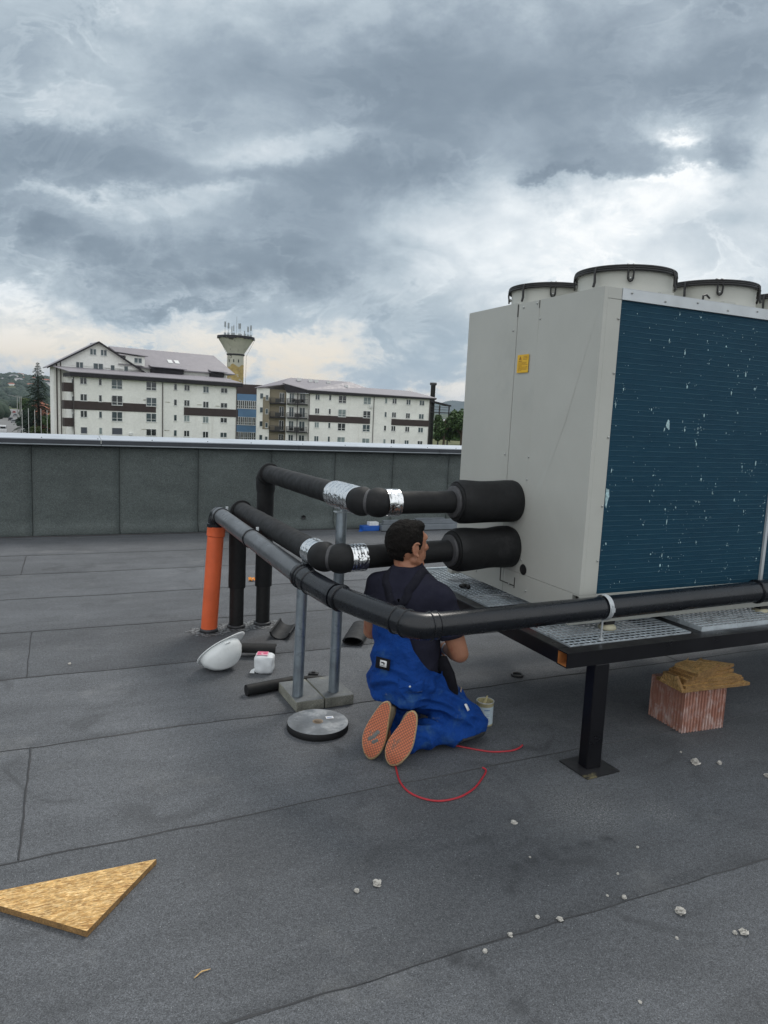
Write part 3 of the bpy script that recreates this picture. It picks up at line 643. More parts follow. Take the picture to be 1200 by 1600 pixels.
# ================================================================ STEEL PLATFORM
pf = thing('steel_platform', 'black painted steel platform frame with galvanised gratings carrying the beige chiller', 'platform', (3.9, 3.3, 0))
def tubebeam(name, x0, x1, y0, y1, z0, z1, openend=False):
    o = obj(name, MB().box(x0, x1, y0, y1, z0, z1), M['blacksteel'], pf, bev=.005); return o
def hollow(name, x0, x1, y0, y1, z0, z1, t=.005):   # rectangular hollow section along X, left end open
    q = MB(); xi = x0+.25
    for (ya, yb, za, zb) in ((y0, y1, z0, z0+t), (y0, y1, z1-t, z1), (y0, y0+t, z0+t, z1-t), (y1-t, y1, z0+t, z1-t)): q.box(x0, x1, ya, yb, za, zb)
    o = obj(name, q, M['blacksteel'], pf)
    e = MB(); g_ = .0012
    e.box(x0+.002, xi, y0+t, y0+t+g_, z0+t, z1-t); e.box(x0+.002, xi, y1-t-g_, y1-t, z0+t, z1-t); e.box(x0+.002, xi, y0+t, y1-t, z0+t, z0+t+g_); e.box(x0+.002, xi, y0+t, y1-t, z1-t-g_, z1-t); e.box(xi, xi+.002, y0+t, y1-t, z0+t, z1-t)
    obj('rusty_inside', e, M['rust'], o); return o
hollow('beam', 2.04, 6.2, 2.432, 2.505, .519, .589)
tubebeam('beam', 2.042, 2.112, 2.506, 4.15, .519, .589)
tubebeam('beam', 2.04, 6.2, 4.151, 4.22, .519, .589)
for x in (2.888, 3.93, 5.0): tubebeam('cross_beam', x, x+.07, 2.506, 4.15, .519, .588)
tubebeam('inner_beam', 2.113, 2.887, 2.63, 2.70, .500, .565)
tubebeam('inner_beam', 2.113, 2.887, 3.76, 3.83, .500, .565)
def grating(x0, x1, y0, y1, zt, px=.034, py=.034):
    q = MB(); th = .0019
    q.box(x0, x1, y0, y0+.003, zt-.025, zt).box(x0, x1, y1-.003, y1, zt-.025, zt).box(x0, x0+.003, y0+.003, y1-.003, zt-.025, zt).box(x1-.003, x1, y0+.003, y1-.003, zt-.025, zt)
    y = y0+py
    while y < y1-.01: q.box(x0+.003, x1-.003, y-th, y+th, zt-.007, zt-.0006); y += py
    x = x0+px
    while x < x1-.01: q.tube([(x, y0+.003, zt-.0045), (x, y1-.003, zt-.0045)], .0021, 6, False); x += px
    return obj('grating', q, M['galv'], pf)
grating(2.122, 2.884, 2.518, 3.32, .592)
grating(2.122, 2.884, 3.325, 4.13, .592)
grating(2.955, 3.925, 2.518, 3.32, .610)
grating(2.955, 3.925, 3.325, 4.13, .610)
grating(4.005, 4.995, 2.518, 3.32, .610)
obj('light_edge', MB().box(2.118, 2.60, 4.135, 4.150, .5895, .603), M['galv'], pf)
def pleg(x, y):
    l_ = obj('leg', MB().box(x-.042, x+.042, y-.032, y+.032, .006, .5188), M['blacksteel'], pf, bev=.005)
    obj('base_plate', MB().box(x-.100, x+.100, y-.095, y+.095, .001, .0075, Matrix.Translation((x, y, 0)) @ Matrix.Rotation(rad(3), 4, 'Z') @ Matrix.Translation((-x, -y, 0))), M['plate'], l_)

pleg(2.252, 2.468); pleg(4.45, 2.468); pleg(2.30, 4.186); pleg(4.45, 4.186)
# weld collar and scuffed plate rim
# pipe clamp standing on the platform
pc = thing('pipe_clamp', 'zinc pipe clamp on a threaded rod holding the black pipe above the grating', 'pipe clamp', (2.322, 2.541, .589))
q = MB(); ring = [(2.322+.0, 2.541+.0595*math.cos(t*2*PI/36), .754+.0595*math.sin(t*2*PI/36)) for t in range(37)]
for dx in (-.010, -.005, 0, .005, .010): q.tube([(x+dx, y, z) for x, y, z in ring], .0026, 6, False)
obj('ring', q, M['strip'], pc)
obj('rod', MB().tube([(2.322, 2.541, .596), (2.322, 2.541, .694)], .0048, 10), M['strip'], pc)
obj('nut', MB().lathe([(.0001, 0), (.014, 0), (.014, .004), (.009, .005), (.009, .012), (.0001, .012)], (2.322, 2.541, .5925), 6, smooth=False), M['strip'], pc)
obj('clamp_screw', MB().box(2.311, 2.333, 2.474, 2.484, .745, .765).tube([(2.322, 2.479, .735), (2.322, 2.479, .778)], .004, 8), M['strip'], pc)

# ================================================================ PIPES
def dense(path, n=10):
    out = []
    for a, b in zip(path[:-1], path[1:]):
        a = Vector(a); b = Vector(b)
        for i in range(n): out.append(a.lerp(b, i/n))
    return out+[Vector(path[-1])]
def collar(mb, c, d_, r, wd, prof=None, seg=28):
    """short thick ring round a pipe at c along d_"""
    c = Vector(c); d_ = Vector(d_).normalized(); k = [(-wd/2, r*.93), (-wd/2+.003, r), (wd/2-.003, r), (wd/2, r*.93)]
    mb.tube([c+d_*a for a, _ in k], [b for _, b in k], seg)
# drain pipe: orange riser, elbow, sloping run, coupling, bend, long run past the coil
D0, D1, D2, D3, D4 = Vector((.985, 5.035, .872)), Vector((1.108, 3.30, .772)), Vector((1.150, 3.05, .757)), Vector((1.335, 2.545, .737)), Vector((6.0, 2.541, .80))
dp = thing('drain_pipe', 'drain pipe rising orange from the roof, then running black along the coil side', 'drain pipe', (.95, 5.035, 0))
obj('riser', MB().tube([(.945, 5.035, .012), (.984, 5.035, .70)], .0575, 28).tube([(.984, 5.035, .70), (.9845, 5.035, .705), (.989, 5.035, .765), (.9892, 5.035, .772)], [.0575, .0640, .0640, .066], 28), M['orange'], dp)['label'] = 'orange plastic riser'
el = MB(); pts = arc((.985, 5.035, .60), D0, D1, .085, 9); el.tube([(.984, 5.035, .770)]+pts, .0565, 28); collar(el, pts[0], (0, 0, 1), .0625, .03)
obj('elbow', el, M['hdpe'], dp)
a1 = (D1-D0).normalized(); s0 = D0+a1*.085
rn = MB(); rn.tube([s0, D0+(D1-D0)*.52], .0545, 28); obj('grey_run', rn, M['hdpe_grey'], dp)
rn = MB(); rn.tube([D0+(D1-D0)*.52, D1], .0545, 28); obj('grey_run', rn, M['hdpe_grey'], dp)
b_ = MB(); b_.tube([D1-a1*.09, D1-a1*.088]+arc(D0, D1, D2, .10, 6)+arc(D1, D2, D3, .16, 6), [.058, .0600]+[.0600]*12, 28); a2 = (D3-D2).normalized()
collar(b_, D1-a1*.085, a1, .0665, .028); collar(b_, D1-a1*.045, a1, .0645, .012); collar(b_, D2+a2*.05, a2, .0650, .014); collar(b_, D1+a1*.04, a1, .0625, .006)
obj('coupling', b_, M['hdpe'], dp)
obj('black_run', MB().tube([D2+a2*.02, D3-a2*.10], .0555, 28), M['hdpe'], dp)
b_ = MB(); a3 = (D4-D3).normalized(); b_.tube([D3-a2*.125]+arc(D2, D3, D4, .075, 9)+[D3+a3*.095], .0585, 28); collar(b_, D3-a2*.115, a2, .0640, .012); collar(b_, D3-a2*.058, a2, .0635, .009); collar(b_, D3+a3*.058, a3, .0635, .009); collar(b_, D3+a3*.090, a3, .0620, .008); obj('bend', b_, M['hdpe'], dp)
obj('long_run', MB().tube([D3+a3*.08, Vector((3.45, 2.541, .767)), D4], .0545, 28), M['hdpe'], dp)
b_ = MB(); collar(b_, (3.395, 2.541, .766), a3, .0605, .09); collar(b_, (3.355, 2.541, .766), a3, .0645, .012); obj('socket', b_, M['hdpe'], dp)
for t in (.085, .47):
    p = D0+(D1-D0)*t; q = MB(); collar(q, p, a1, .0600, .018); obj('band_clamp', q, M['blacksteel'], dp)
    n_ = a1.cross(Vector((0, 0, 1))).normalized(); top = p+Vector((.035, 0, .058))
    obj('clamp_bolt', MB().tube([top-Vector((0, .02, 0)), top+Vector((0, .02, 0))], .005, 8).box(top.x-.008, top.x+.008, top.y-.006, top.y+.006, top.z-.012, top.z+.012), M['strip'], dp)
def sealant(x, y, r, seed, label):
    rr = random.Random(seed); q = MB(); n = 40; vs = [(x, y, .006)]
    for i in range(n):
        t = 2*PI*i/n; k = r*(1+.30*mnoise.noise(Vector((math.cos(t)*2, math.sin(t)*2, seed)))+.14*rr.uniform(-1, 1)); vs.append((x+math.cos(t)*k*1.15, y+math.sin(t)*k, .0025))
    q.add(vs, [(0, i+1, (i+1) % n+1) for i in range(n)])
    tag(obj('sealant_patch', q, M['bitumen_spatter'], fixn=False), label, 'sealant', 'sealant patches round the pipe feet')
sealant(.945, 5.035, .125, 1, 'silver-speckled bitumen smeared round the foot of the orange pipe')
sealant(1.155, 5.09, .115, 2, 'silver-speckled bitumen round the foot of the shorter black riser')
sealant(1.361, 5.115, .120, 3, 'silver-speckled bitumen round the foot of the tall black riser')
obj_r = MB(); obj_r.lathe([(.058, .004), (.066, .006), (.062, .028), (.058, .03)], (.945, 5.035, 0), 24); obj('foot_collar', obj_r, M['bitumen'], dp)

# insulated pipes
def wobtube(mb, pts, rf, seg=32, amp=.0025, s=0):
    k0 = len(mb.v); mb.tube(pts, rf, seg)
    for i in range(k0, len(mb.v)):
        p = mb.v[i]; n_ = mnoise.noise_vector(p*9+Vector((s, 0, 0))); mb.v[i] = p+n_*amp
def joint(mb, p0, corner, p1, R, r, rb):
    """two lagged elbow shells with a pinch between them"""
    pts = arc(p0, corner, p1, R, 17); n = len(pts)
    rs = [r+(rb-r)*math.sin(PI*min(1, (i/(n-1))*2 if i/(n-1) < .5 else (1-i/(n-1))*2))**.55 if True else r for i in range(n)]
    rs = []
    for i in range(n):
        t = i/(n-1); u_ = (t*2) % 1 if t not in (.5, 1) else 0
        rs.append(r+(rb-r)*(math.sin(PI*u_)**.6 if 0 < u_ < 1 else 0))
    rs[n//2] = r*1.02
    wobtube(mb, pts, rs, 32, .002); return pts
def insulated(label, cat, base, stub_top, H, elbow_to, c1, c2, end, r1, r2, rb, sock_r, socklen, tape1, tape2, ribbed):
    t = thing('insulated_pipe', label, cat, (base[0], base[1], 0), 'black lagged water pipes between the roof and the chiller')
    stub = MB(); stub.tube([(base[0], base[1], .004), (base[0], base[1], stub_top+.03)], .052, 24); obj('bare_stub', stub, M['stub'], t)
    stub2 = MB(); stub2.lathe([(.055, .003), (.068, .005), (.064, .022), (.055, .024)], (base[0], base[1], 0), 20); obj('foot_collar', stub2, M['bitumen'], t)
    top = Vector((base[0], base[1], H)); far = Vector(elbow_to)
    q = MB(); wobtube(q, dense([(base[0], base[1], stub_top), (base[0], base[1], H-.12)], 10), .0625, 32, .002, 5); obj('riser_lagging', q, M['foam'], t)
    q = MB(); pts = arc((base[0], base[1], 0), top, far, .085, 11); wobtube(q, [Vector((base[0], base[1], H-.14)), Vector((base[0], base[1], H-.11))]+pts, [.066, .071]+[.071]*11, 32, .002, 3)
    dd = (far-top).normalized(); collar(q, top+dd*.10, dd, .079, .020); collar(q, pts[3], (Vector(pts[4])-Vector(pts[2])), .076, .010); obj('elbow_lagging', q, M['foam'], t)
    c1 = Vector(c1); end = Vector(end)
    q = MB(); wobtube(q, dense([top+dd*.09, c1-(c1-top).normalized()*.10], 24), r1, 32, .0022, 7); obj('lagged_run', q, M['foam'], t)
    q = MB(); jp = joint(q, top, c1, end, .115, r2*1.02, rb); jo = obj('elbow_lagging', q, M['foam'], t)
    n = len(jp); p = Vector(jp[n//2]); d_ = (Vector(jp[n//2+1])-Vector(jp[n//2-1])).normalized()
    q = MB(); collar(q, p, d_, r2*1.10, .022); obj('joint_tape', q, M['foamrib'], jo)
    ux = (end-c1).normalized(); st_ = end-ux*socklen
    q = MB(); wobtube(q, dense([Vector(jp[-1]), st_+ux*.05], 16), r2, 32, .0018, 11); obj('lagged_run', q, M['foam'], t)
    d1 = (c1-top).normalized()
    def tape(name, c, dr, L, r, ribs=0):
        q = MB(); k = max(6, int(L/.006)); P = [c+dr*(L*(i/k-.5)) for i in range(k+1)]
        rs = [r+(.0035*abs(math.sin(PI*ribs*i/k)) if ribs else .002*mnoise.noise(Vector((i*.8, L*90, 1)))) for i in range(k+1)]
        k0 = len(q.v); q.tube(P, rs, 40, False)
        for i in range(k0, len(q.v)): v_ = q.v[i]; q.v[i] = v_+mnoise.noise_vector(v_*20)*.0013
        o = obj(name, q, M['foil'], t); return o
    tape('foil_tape', Vector(jp[0])-d1*(tape1/2-.012), d1, tape1, r1+.007, ribbed)
    tape('foil_tape', Vector(jp[-1])+ux*(tape2/2-.010), ux, tape2, r2+.011)
    # thick end sleeve where the pipe enters the machine
    q = MB(); k = 16; P = []; R2 = []
    for i in range(k+1):
        s_ = i/k; P.append(st_+ux*(socklen*s_*.985)); R2.append(sock_r*(1+.02*math.sin(s_*9)+(-.07 if i in (0, k) else 0)+.02))
    k0 = len(q.v); q.tube(P, R2, 40)
    for i in range(k0, len(q.v)): v_ = q.v[i]; q.v[i] = v_+mnoise.noise_vector(v_*7+Vector((H*5, 0, 0)))*.006
    sk = obj('end_sleeve', q, M['foam'], t)
    q = MB(); collar(q, st_+ux*.012, ux, sock_r*.90, .05); obj('sleeve_lip', q, M['foam'], sk)
    q = MB(); collar(q, st_-ux*.004, ux, sock_r*.76, .05); obj('sleeve_core', q, M['foamrib'], sk)
    return t
M['stub'] = mat('bitumen_coated_stub', (.007, .007, .0075), .6, var=.3, vs=20, spots=[((.60, .58, .50), 9, .665, .015), ((.35, .26, .10), 14, .70, .02)], bump=(40, .4, .004))
insulated('taller black lagged pipe with ribbed foil tape, joining the upper inlet of the chiller', 'insulated pipe', (1.361, 5.115), .30, 1.150, (1.388, 3.262, 1.165), (1.388, 3.27, 1.165), None, (2.285, 3.262, 1.168), .0635, .0590, .0765, .112, .375, .34, .075, 7)
insulated('lower black lagged pipe with smooth foil tape, joining the lower inlet of the chiller', 'insulated pipe', (1.155, 5.088), .305, .885, (1.185, 3.25, .893), (1.175, 3.215, .893), None, (2.285, 3.266, .915), .0635, .0590, .0765, .112, .395, .12, .085, 0)

# posts and pavers
for (x, h_, lab) in ((1.156, .828, 'galvanised round post standing on the left paver, under the lower lagged pipe'), (1.366, 1.105, 'taller galvanised round post standing on the right paver, under the upper lagged pipe')):
    t = thing('support_post', lab, 'post', (x, 3.57, .06), 'galvanised posts propping the pipes')
    obj('tube', MB().tube([(x, 3.57, .0615), (x+.01, 3.57, h_-.03)], .0295, 24), M['galv_post'], t)
    obj('saddle', MB().box(x-.03, x+.045, 3.545, 3.595, h_-.03, h_-.024).tube([(x+.01, 3.57, h_-.026), (x+.01, 3.57, h_+.0)], .008, 8), M['galv'], t)
for (x0, x1, lab) in ((1.118, 1.279, 'square grey concrete paver under the left post, with yellow scuffs'), (1.286, 1.455, 'square grey concrete paver under the right post')):
    M_ = Matrix.Translation((1.286, 3.64, 0)) @ Matrix.Rotation(rad(2), 4, 'Z') @ Matrix.Translation((-1.286, -3.64, 0))
    o = obj('paving_block', MB().box(x0, x1, 3.49, 3.80, .001, .060, M_), [M['paver'], M['paverside']], bev=.005)
    for p in o.data.polygons:
        if abs(p.normal.z) < .5: p.material_index = 1
    tag(o, lab, 'paver', 'concrete pavers under the posts')

# ================================================================ SMALL THINGS ON THE ROOF
# flat roll of adhesive foam tape
dc = Vector((1.172, 3.272, 0)); t = thing('tape_roll', 'flat wide roll of black foam tape lying on its side in front of the pavers', 'tape roll', dc)
rl = MB(); prof = [(.0265, .046), (.155, .046), (.1575, .043), (.1575, .004), (.155, .001), (.0265, .001)]
o = obj('roll', MB().lathe([(.155, .0362), (.1572, .0335), (.1575, .004), (.155, .001), (.03, .001)], dc, 64), M['foam'], t)
obj('roll_face', MB().lathe([(.0275, .0366), (.09, .0368), (.1555, .0364)], dc, 64), M['tapeside'], o)
obj('cardboard_core', MB().lathe([(.0275, .037), (.0275, .002), (.0235, .002), (.0235, .038), (.0275, .038)], dc, 32), M['cardboard'], t)
M_ = Matrix.Translation(dc+Vector((.073, .025, .0374))) @ Matrix.Rotation(rad(-8), 4, 'Z')
st = obj('sticker', MB().box(-.020, .020, -.014, .014, 0, .0006, M_), M['paper'], t)
obj('sticker_print', MB().box(-.014, .014, -.002, .003, .0007, .0009, M_).box(-.014, .008, -.008, -.005, .0007, .0009, M_), M['inkblue'], st)
# hard hat lying on its crown
def Rz(a): return Matrix.Rotation(rad(a), 4, 'Z')
def Rx(a): return Matrix.Rotation(rad(a), 4, 'X')
def Ry(a): return Matrix.Rotation(rad(a), 4, 'Y')
HM = Matrix.Translation((.868, 4.27, .118)) @ Rz(24) @ Ry(-11) @ Rx(180-50)
hh = thing('hard_hat', 'white plastic hard hat lying tipped on its crown on the roof', 'hard hat', (.862, 4.245, 0))
sh = MB(); vs = []; NR, NS = 14, 56
def hat_pt(u_, a, off=0):     # u_ 0 crown .. 1 rim ; long axis is X (peak towards +X)
    th = u_*PI*.5; rx, ry, hz = .140+off, .108+off, .125+off
    x, y, z = rx*math.sin(th)*math.cos(a), ry*math.sin(th)*math.sin(a), hz*math.cos(th)
    k = math.exp(-((y/.020)**2)) * (.006 if u_ < .93 else 0); z += k
    k2 = math.exp(-(((u_-.80)/.035)**2))*.005+math.exp(-(((u_-.62)/.022)**2))*.0035+math.exp(-(((u_-.52)/.02)**2))*.003; x += k2*math.cos(a); y += k2*math.sin(a)
    return Vector((x, y, z))
for off, flip in ((0, 0), (-.003, 1)):
    vs = [hat_pt(i/NR, 2*PI*k/NS, off) for i in range(NR+1) for k in range(NS)]
    sh.add([HM @ p for p in vs], [((i*NS+k, i*NS+(k+1) % NS, (i+1)*NS+(k+1) % NS, (i+1)*NS+k)) for i in range(NR) for k in range(NS)], True)
obj('shell', sh, M['white_plastic'], hh)
br = MB(); vs = []
for j in range(6):
    for k in range(NS):
        a = 2*PI*k/NS; pk = max(0, math.cos(a))**2.2; ex = .018+.046*pk; t_ = [0, .3, .7, 1.0, 1.0, 0][j]
        z = -.006-.018*pk*t_*t_+(0, .001, .001, .0, -.004, -.005)[j]+.004; r0 = hat_pt(1, a)
        vs.append(Vector((r0.x+math.cos(a)*ex*t_, r0.y+math.sin(a)*ex*t_*.75, z)))
br.add([HM @ p for p in vs], [(i*NS+k, i*NS+(k+1) % NS, (i+1)*NS+(k+1) % NS, (i+1)*NS+k) for i in range(5) for k in range(NS)], True)
obj('brim', br, M['white_plastic'], hh)
for sy in (-1, 1): obj('slot_cover', MB().box(-.012, .030, sy*.108-.006, sy*.108+.006, .012, .026, HM), M['white_plastic'], hh, bev=.003)
nd = MB(); nd.tube([HM @ Vector((.112*math.cos(a), .084*math.sin(a), .01)) for a in [2*PI*k/36 for k in range(37)]], .008, 8, False, flat=.35); obj('headband', nd, M['rubber'], hh)
# pack of wipes
WM = Matrix.Translation((1.118, 4.135, .0)) @ Rz(-22)
wp = thing('wipes_pack', 'small crumpled white pack of wipes with a pink printed lid beside the hard hat', 'wipes pack', (1.118, 4.135, 0))
bmq = bmesh.new(); bmesh.ops.create_cube(bmq, size=1)
bmesh.ops.subdivide_edges(bmq, edges=bmq.edges, cuts=7, use_grid_fill=True)
for v_ in bmq.verts:
    p = v_.co.copy(); r_ = p.length; q_ = Vector((abs(p.x)**6, abs(p.y)**6, abs(p.z)**6)); k = (q_.x+q_.y+q_.z)**(1/6.)
    v_.co = p*(.5/k) if k > 0 else p
    v_.co = Vector((v_.co.x*.118, v_.co.y*.105, v_.co.z*.112+.057))+mnoise.noise_vector(p*3.1)*.006
W_ = MB(); idx = {v_: i for i, v_ in enumerate(bmq.verts)}
W_.add([WM @ v_.co for v_ in bmq.verts], [tuple(idx[v_] for v_ in f_.verts) for f_ in bmq.faces], True); bmq.free()
W_.add([WM @ Vector(p) for p in ((-.055, -.045, .004), (-.082, -.055, .010), (-.078, -.02, .016), (-.055, -.02, .03))], [(0, 1, 2, 3)])
obj('pack', W_, M['wipes'], wp)
TM = WM @ Matrix.Translation((-.012, .006, .1165))
lb = obj('lid_print', MB().box(-.034, .034, -.036, .030, -.0012, .0008, TM), M['pinkpale'], wp)
q = MB()
for (a, b, c, d_) in ((-.031, .030, .012, .027), (-.031, -.008, -.022, .006), (.004, .03, -.018, .007), (-.03, .0, -.032, -.026)): q.box(a, b, c, d_, .0009, .0013, TM)
obj('print_blocks', q, M['pink'], lb)
q = MB(); q.box(.0505, .0535, -.022, .026, .030, .07, WM); obj('fold_flap', q, M['wipes'], wp, bev=.002)
# half shells and tubes of cut insulation
def shell(name, label, c, ang, L, R, a0, a1, thick=.012, flat=1.0, z=None, mtl='foam', tip=0, grp='offcuts of black pipe insulation', taper=1.0):
    """piece of split lagging: axis in the ground plane, cross-section arc from a0 to a1 (deg)"""
    q = MB(); n = 20; nl = 8; Mx = Matrix.Translation(c) @ Rz(ang) @ Ry(tip); vs = []
    zoff = R*flat
    for l_ in range(nl+1):
        k = 1-(1-taper)*l_/nl
        for j, rr_ in enumerate((R, R-thick)):
            for i in range(n+1):
                a = rad(a0+(a1-a0)*i/n); vs.append(Mx @ Vector(((l_/nl-.5)*L, math.cos(a)*rr_*k, max(-zoff, math.sin(a)*rr_*flat*k)+zoff)))
    m_ = n+1; fs = []
    def id_(l_, j, i): return (l_*2+j)*m_+i
    for l_ in range(nl):
        for i in range(n):
            fs.append((id_(l_, 0, i), id_(l_, 0, i+1), id_(l_+1, 0, i+1), id_(l_+1, 0, i))); fs.append((id_(l_, 1, i), id_(l_+1, 1, i), id_(l_+1, 1, i+1), id_(l_, 1, i+1)))
        fs.append((id_(l_, 0, 0), id_(l_+1, 0, 0), id_(l_+1, 1, 0), id_(l_, 1, 0))); fs.append((id_(l_, 0, n), id_(l_, 1, n), id_(l_+1, 1, n), id_(l_+1, 0, n)))
    for l_ in (0, nl):
        for i in range(n): fs.append((id_(l_, 0, i), id_(l_, 1, i), id_(l_, 1, i+1), id_(l_, 0, i+1)))
    q.add(vs, fs, True)
    o = obj(name, q, M[mtl]); o.data.shade_smooth() if hasattr(o.data, 'shade_smooth') else None
    e = o.modifiers.new('edge', 'EDGE_SPLIT'); e.split_angle = rad(50)
    return tag(o, label, 'pipe insulation', grp)
shell('insulation_offcut', 'open half shell of black pipe insulation lying hollow side up by the pipe feet', (1.46, 4.86, 0), 62, .34, .075, 180, 360, .012, .75)
shell('insulation_offcut', 'flattened tube of black pipe insulation lying behind the worker, with a chalk line', (1.94, 4.62, 0), 58, .42, .075, -180, 180, .012, .42)
shell('insulation_offcut', 'short curved strip of black insulation partly hidden behind the white pack', (1.15, 4.43, 0), -20, .24, .055, 20, 185, .010, .75)
obj_ = MB(); pts = [(.925, 3.795, .032), (1.05, 3.815, .033), (1.2, 3.845, .032), (1.33, 3.875, .022), (1.44, 3.90, .012)]
k0 = 0; obj_.tube(pts, [.032, .033, .032, .022, .010], 20, flat=1.0)
o = obj('insulation_offcut', obj_, M['foam']); tag(o, 'long tapering roll of black insulation sheet lying behind the pavers', 'pipe insulation', 'offcuts of black pipe insulation')
obj_ = MB().box(-.03, .03, -.018, .018, .001, .016, Matrix.Translation((1.39, 3.99, 0)) @ Rz(-30)); obj_.box(-.012, .012, -.010, .010, .016, .024, Matrix.Translation((1.39, 3.99, 0)) @ Rz(-30))
tag(obj('rubber_block', obj_, M['rubber'], bev=.003), 'tiny black rubber block lying just behind the right post', 'rubber block')
# orange wrapper, ring, twig
q = MB(); vs = [];  r5 = random.Random(3)
for j in range(5):
    for i in range(6): vs.append((1.585+i*.012+r5.uniform(-.003, .003), 6.46+j*.014, .004+r5.uniform(0, .030)))
q.add(vs, [(j*6+i, j*6+i+1, (j+1)*6+i+1, (j+1)*6+i) for j in range(4) for i in range(5)])
tag(obj('wrapper', q, M['orangewrap']), 'crumpled orange wrapper on the roof between the black risers', 'wrapper')
tag(obj('rubber_ring', MB().tube([(2.621+.034*math.cos(t*PI/12), 3.591+.034*math.sin(t*PI/12), .008) for t in range(25)], .0075, 8, False), M['rubber']), 'small dark ring lying on the roof beneath the platform', 'ring')
tag(obj('wood_splinter', MB().tube([(.318, 1.845, .004), (.34, 1.859, .006), (.366, 1.862, .004)], [.0015, .0022, .001], 6), M['osb']), 'thin pale splinter of wood alone on the roof in the foreground', 'splinter')
# OSB triangle
tri = [(-.2935, 2.4140), (.0455, 2.1215), (.2800, 2.4100)]
def osb_piece(poly, z0, z1, name, label, cat, group=None, Mx=None):
    o = obj(name, MB().prism(poly, z0, z1, Mx), [M['osb'], M['osbedge']])
    up = Vector((0, 0, 1)) if Mx is None else (Mx.to_3x3() @ Vector((0, 0, 1)))
    for p in o.data.polygons:
        if abs(p.normal.dot(up)) < .6: p.material_index = 1
    return tag(o, label, cat, group)
osb_piece(tri, .002, .022, 'board_offcut', 'triangular offcut of orange strand board lying alone on the roof', 'board')
# clay block with board offcuts
cb = MB(); x0, x1, y0, y1, H_ = -.143, .143, -.128, .128, .238
poly = []
def side(a, b, nr=15):
    a = Vector(a); b = Vector(b); d_ = (b-a); n_ = Vector((d_.y, -d_.x)).normalized(); L = d_.length
    out = []
    for i in range(nr):
        for f_, h__ in ((.05, 0), (.40, 0), (.50, -.0085), (.90, -.0085)): out.append(tuple(a+d_*((i+f_)/nr)+n_*h__))
    return out
poly = side((x0, y0), (x1, y0), 14)+side((x1, y0), (x1, y1), 12)+side((x1, y1), (x0, y1), 14)+side((x0, y1), (x0, y0), 12)
CM = Matrix.Translation((3.128, 2.712, 0)) @ Rz(-4)
tag(obj('clay_block', MB().prism(poly, .001, H_, CM), M['clay']), 'ribbed red clay block with chalky bloom standing under the platform', 'clay block')
labs = ['lowest long strand board offcut, resting on the clay block', 'second strand board offcut from the bottom of the stack on the clay block', 'third strand board offcut up the stack on the clay block', 'fourth strand board offcut up the stack, pointed at its right end', 'fifth strand board offcut, second from the top of the stack', 'top strand board offcut of the stack on the clay block']
specs = [(.22, -.16, .30, 1.5, -1.5, [0, 0], -2), (.20, -.15, .275, 2, -1, [0, 0], 2), (.17, -.13, .255, 3, 0, [0, 0], -4), (.15, -.14, .24, 2, 0, [0, 0], 6), (.16, -.115, .26, 4, 0, [0, 0], 10), (.17, -.10, .14, 3, 0, [0, 0], 16)]
zc = H_+.001
for i, (dp_, xa, xb, _, _, _, rz) in enumerate(specs):
    rb_ = random.Random(i+5); n = 5; fr = [(xa+(xb-xa)*k/n, -dp_*.5+rb_.uniform(-.006, .006)) for k in range(n+1)]; bk = [(xb-(xb-xa)*k/n-(.05 if k == 0 else 0), dp_*.45-rb_.uniform(0, .03)) for k in range(n+1)]
    if i >= 3: bk[0] = (xb-.09, dp_*.3)
    Mx = Matrix.Translation((3.105, 2.67, 0)) @ Rz(rz-2) @ Ry(-.6*i)
    osb_piece(fr+bk, zc, zc+.0165, 'board_offcut', labs[i], 'board', 'strand board offcuts stacked on the clay block', Mx); zc += .0178
osb_piece([(-.09, 0), (.09, 0), (.03, .075), (-.06, .085)], -.008, .008, 'board_offcut', 'small strand board offcut leaning on edge at the left of the stack', 'board', 'strand board offcuts stacked on the clay block', Matrix.Translation((2.945, 2.66, H_+.006)) @ Rz(84) @ Rx(72))
# tin of glue with brush
tc = Vector((2.03, 3.045, 0)); t = thing('glue_tin', 'open pale glue tin with a brush sticking out beside the worker knee', 'tin', tc)
obj('can', MB().lathe([(.0001, .001), (.045, .001), (.0455, .004), (.0445, .007), (.0445, .118), (.0465, .122), (.0465, .127), (.041, .127), (.040, .118), (.040, .100), (.0001, .100)], tc, 36), M['glue'], t)
obj('paper_wrap', MB().lathe([(.0450, .010), (.0450, .106)], tc, 36), M['tinlabel'], t)
q = MB()
for (a, z0_, z1_) in ((-125, .088, .094), (-112, .088, .094), (-118, .040, .050), (-110, .066, .069), (-110, .058, .061), (-110, .030, .033)):
    for s_ in range(4):
        aa = rad(a+s_*6); ab = rad(a+s_*6+4.5); r_ = .0454
        q.add([tc+Vector((r_*math.cos(x_), r_*math.sin(x_), z_)) for x_, z_ in ((aa, z0_), (ab, z0_), (ab, z1_), (aa, z1_))], [(0, 1, 2, 3)])
obj('tin_print', q, M['inkblue'], t)
obj('rim', MB().tube([tc+Vector((.0455*math.cos(k*PI/16), .0455*math.sin(k*PI/16), .128)) for k in range(33)], .0022, 8, False), M['strip'], t)
tag(obj('glue_brush', MB().tube([tc+Vector((-.018, -.01, .104)), tc+Vector((.016, .008, .150))], [.009, .0045], 10, flat=.5).tube([tc+Vector((-.024, -.014, .102)), tc+Vector((-.012, -.006, .113))], .011, 10, flat=.6), M['brush']), 'short wooden brush standing in the open glue tin', 'brush')
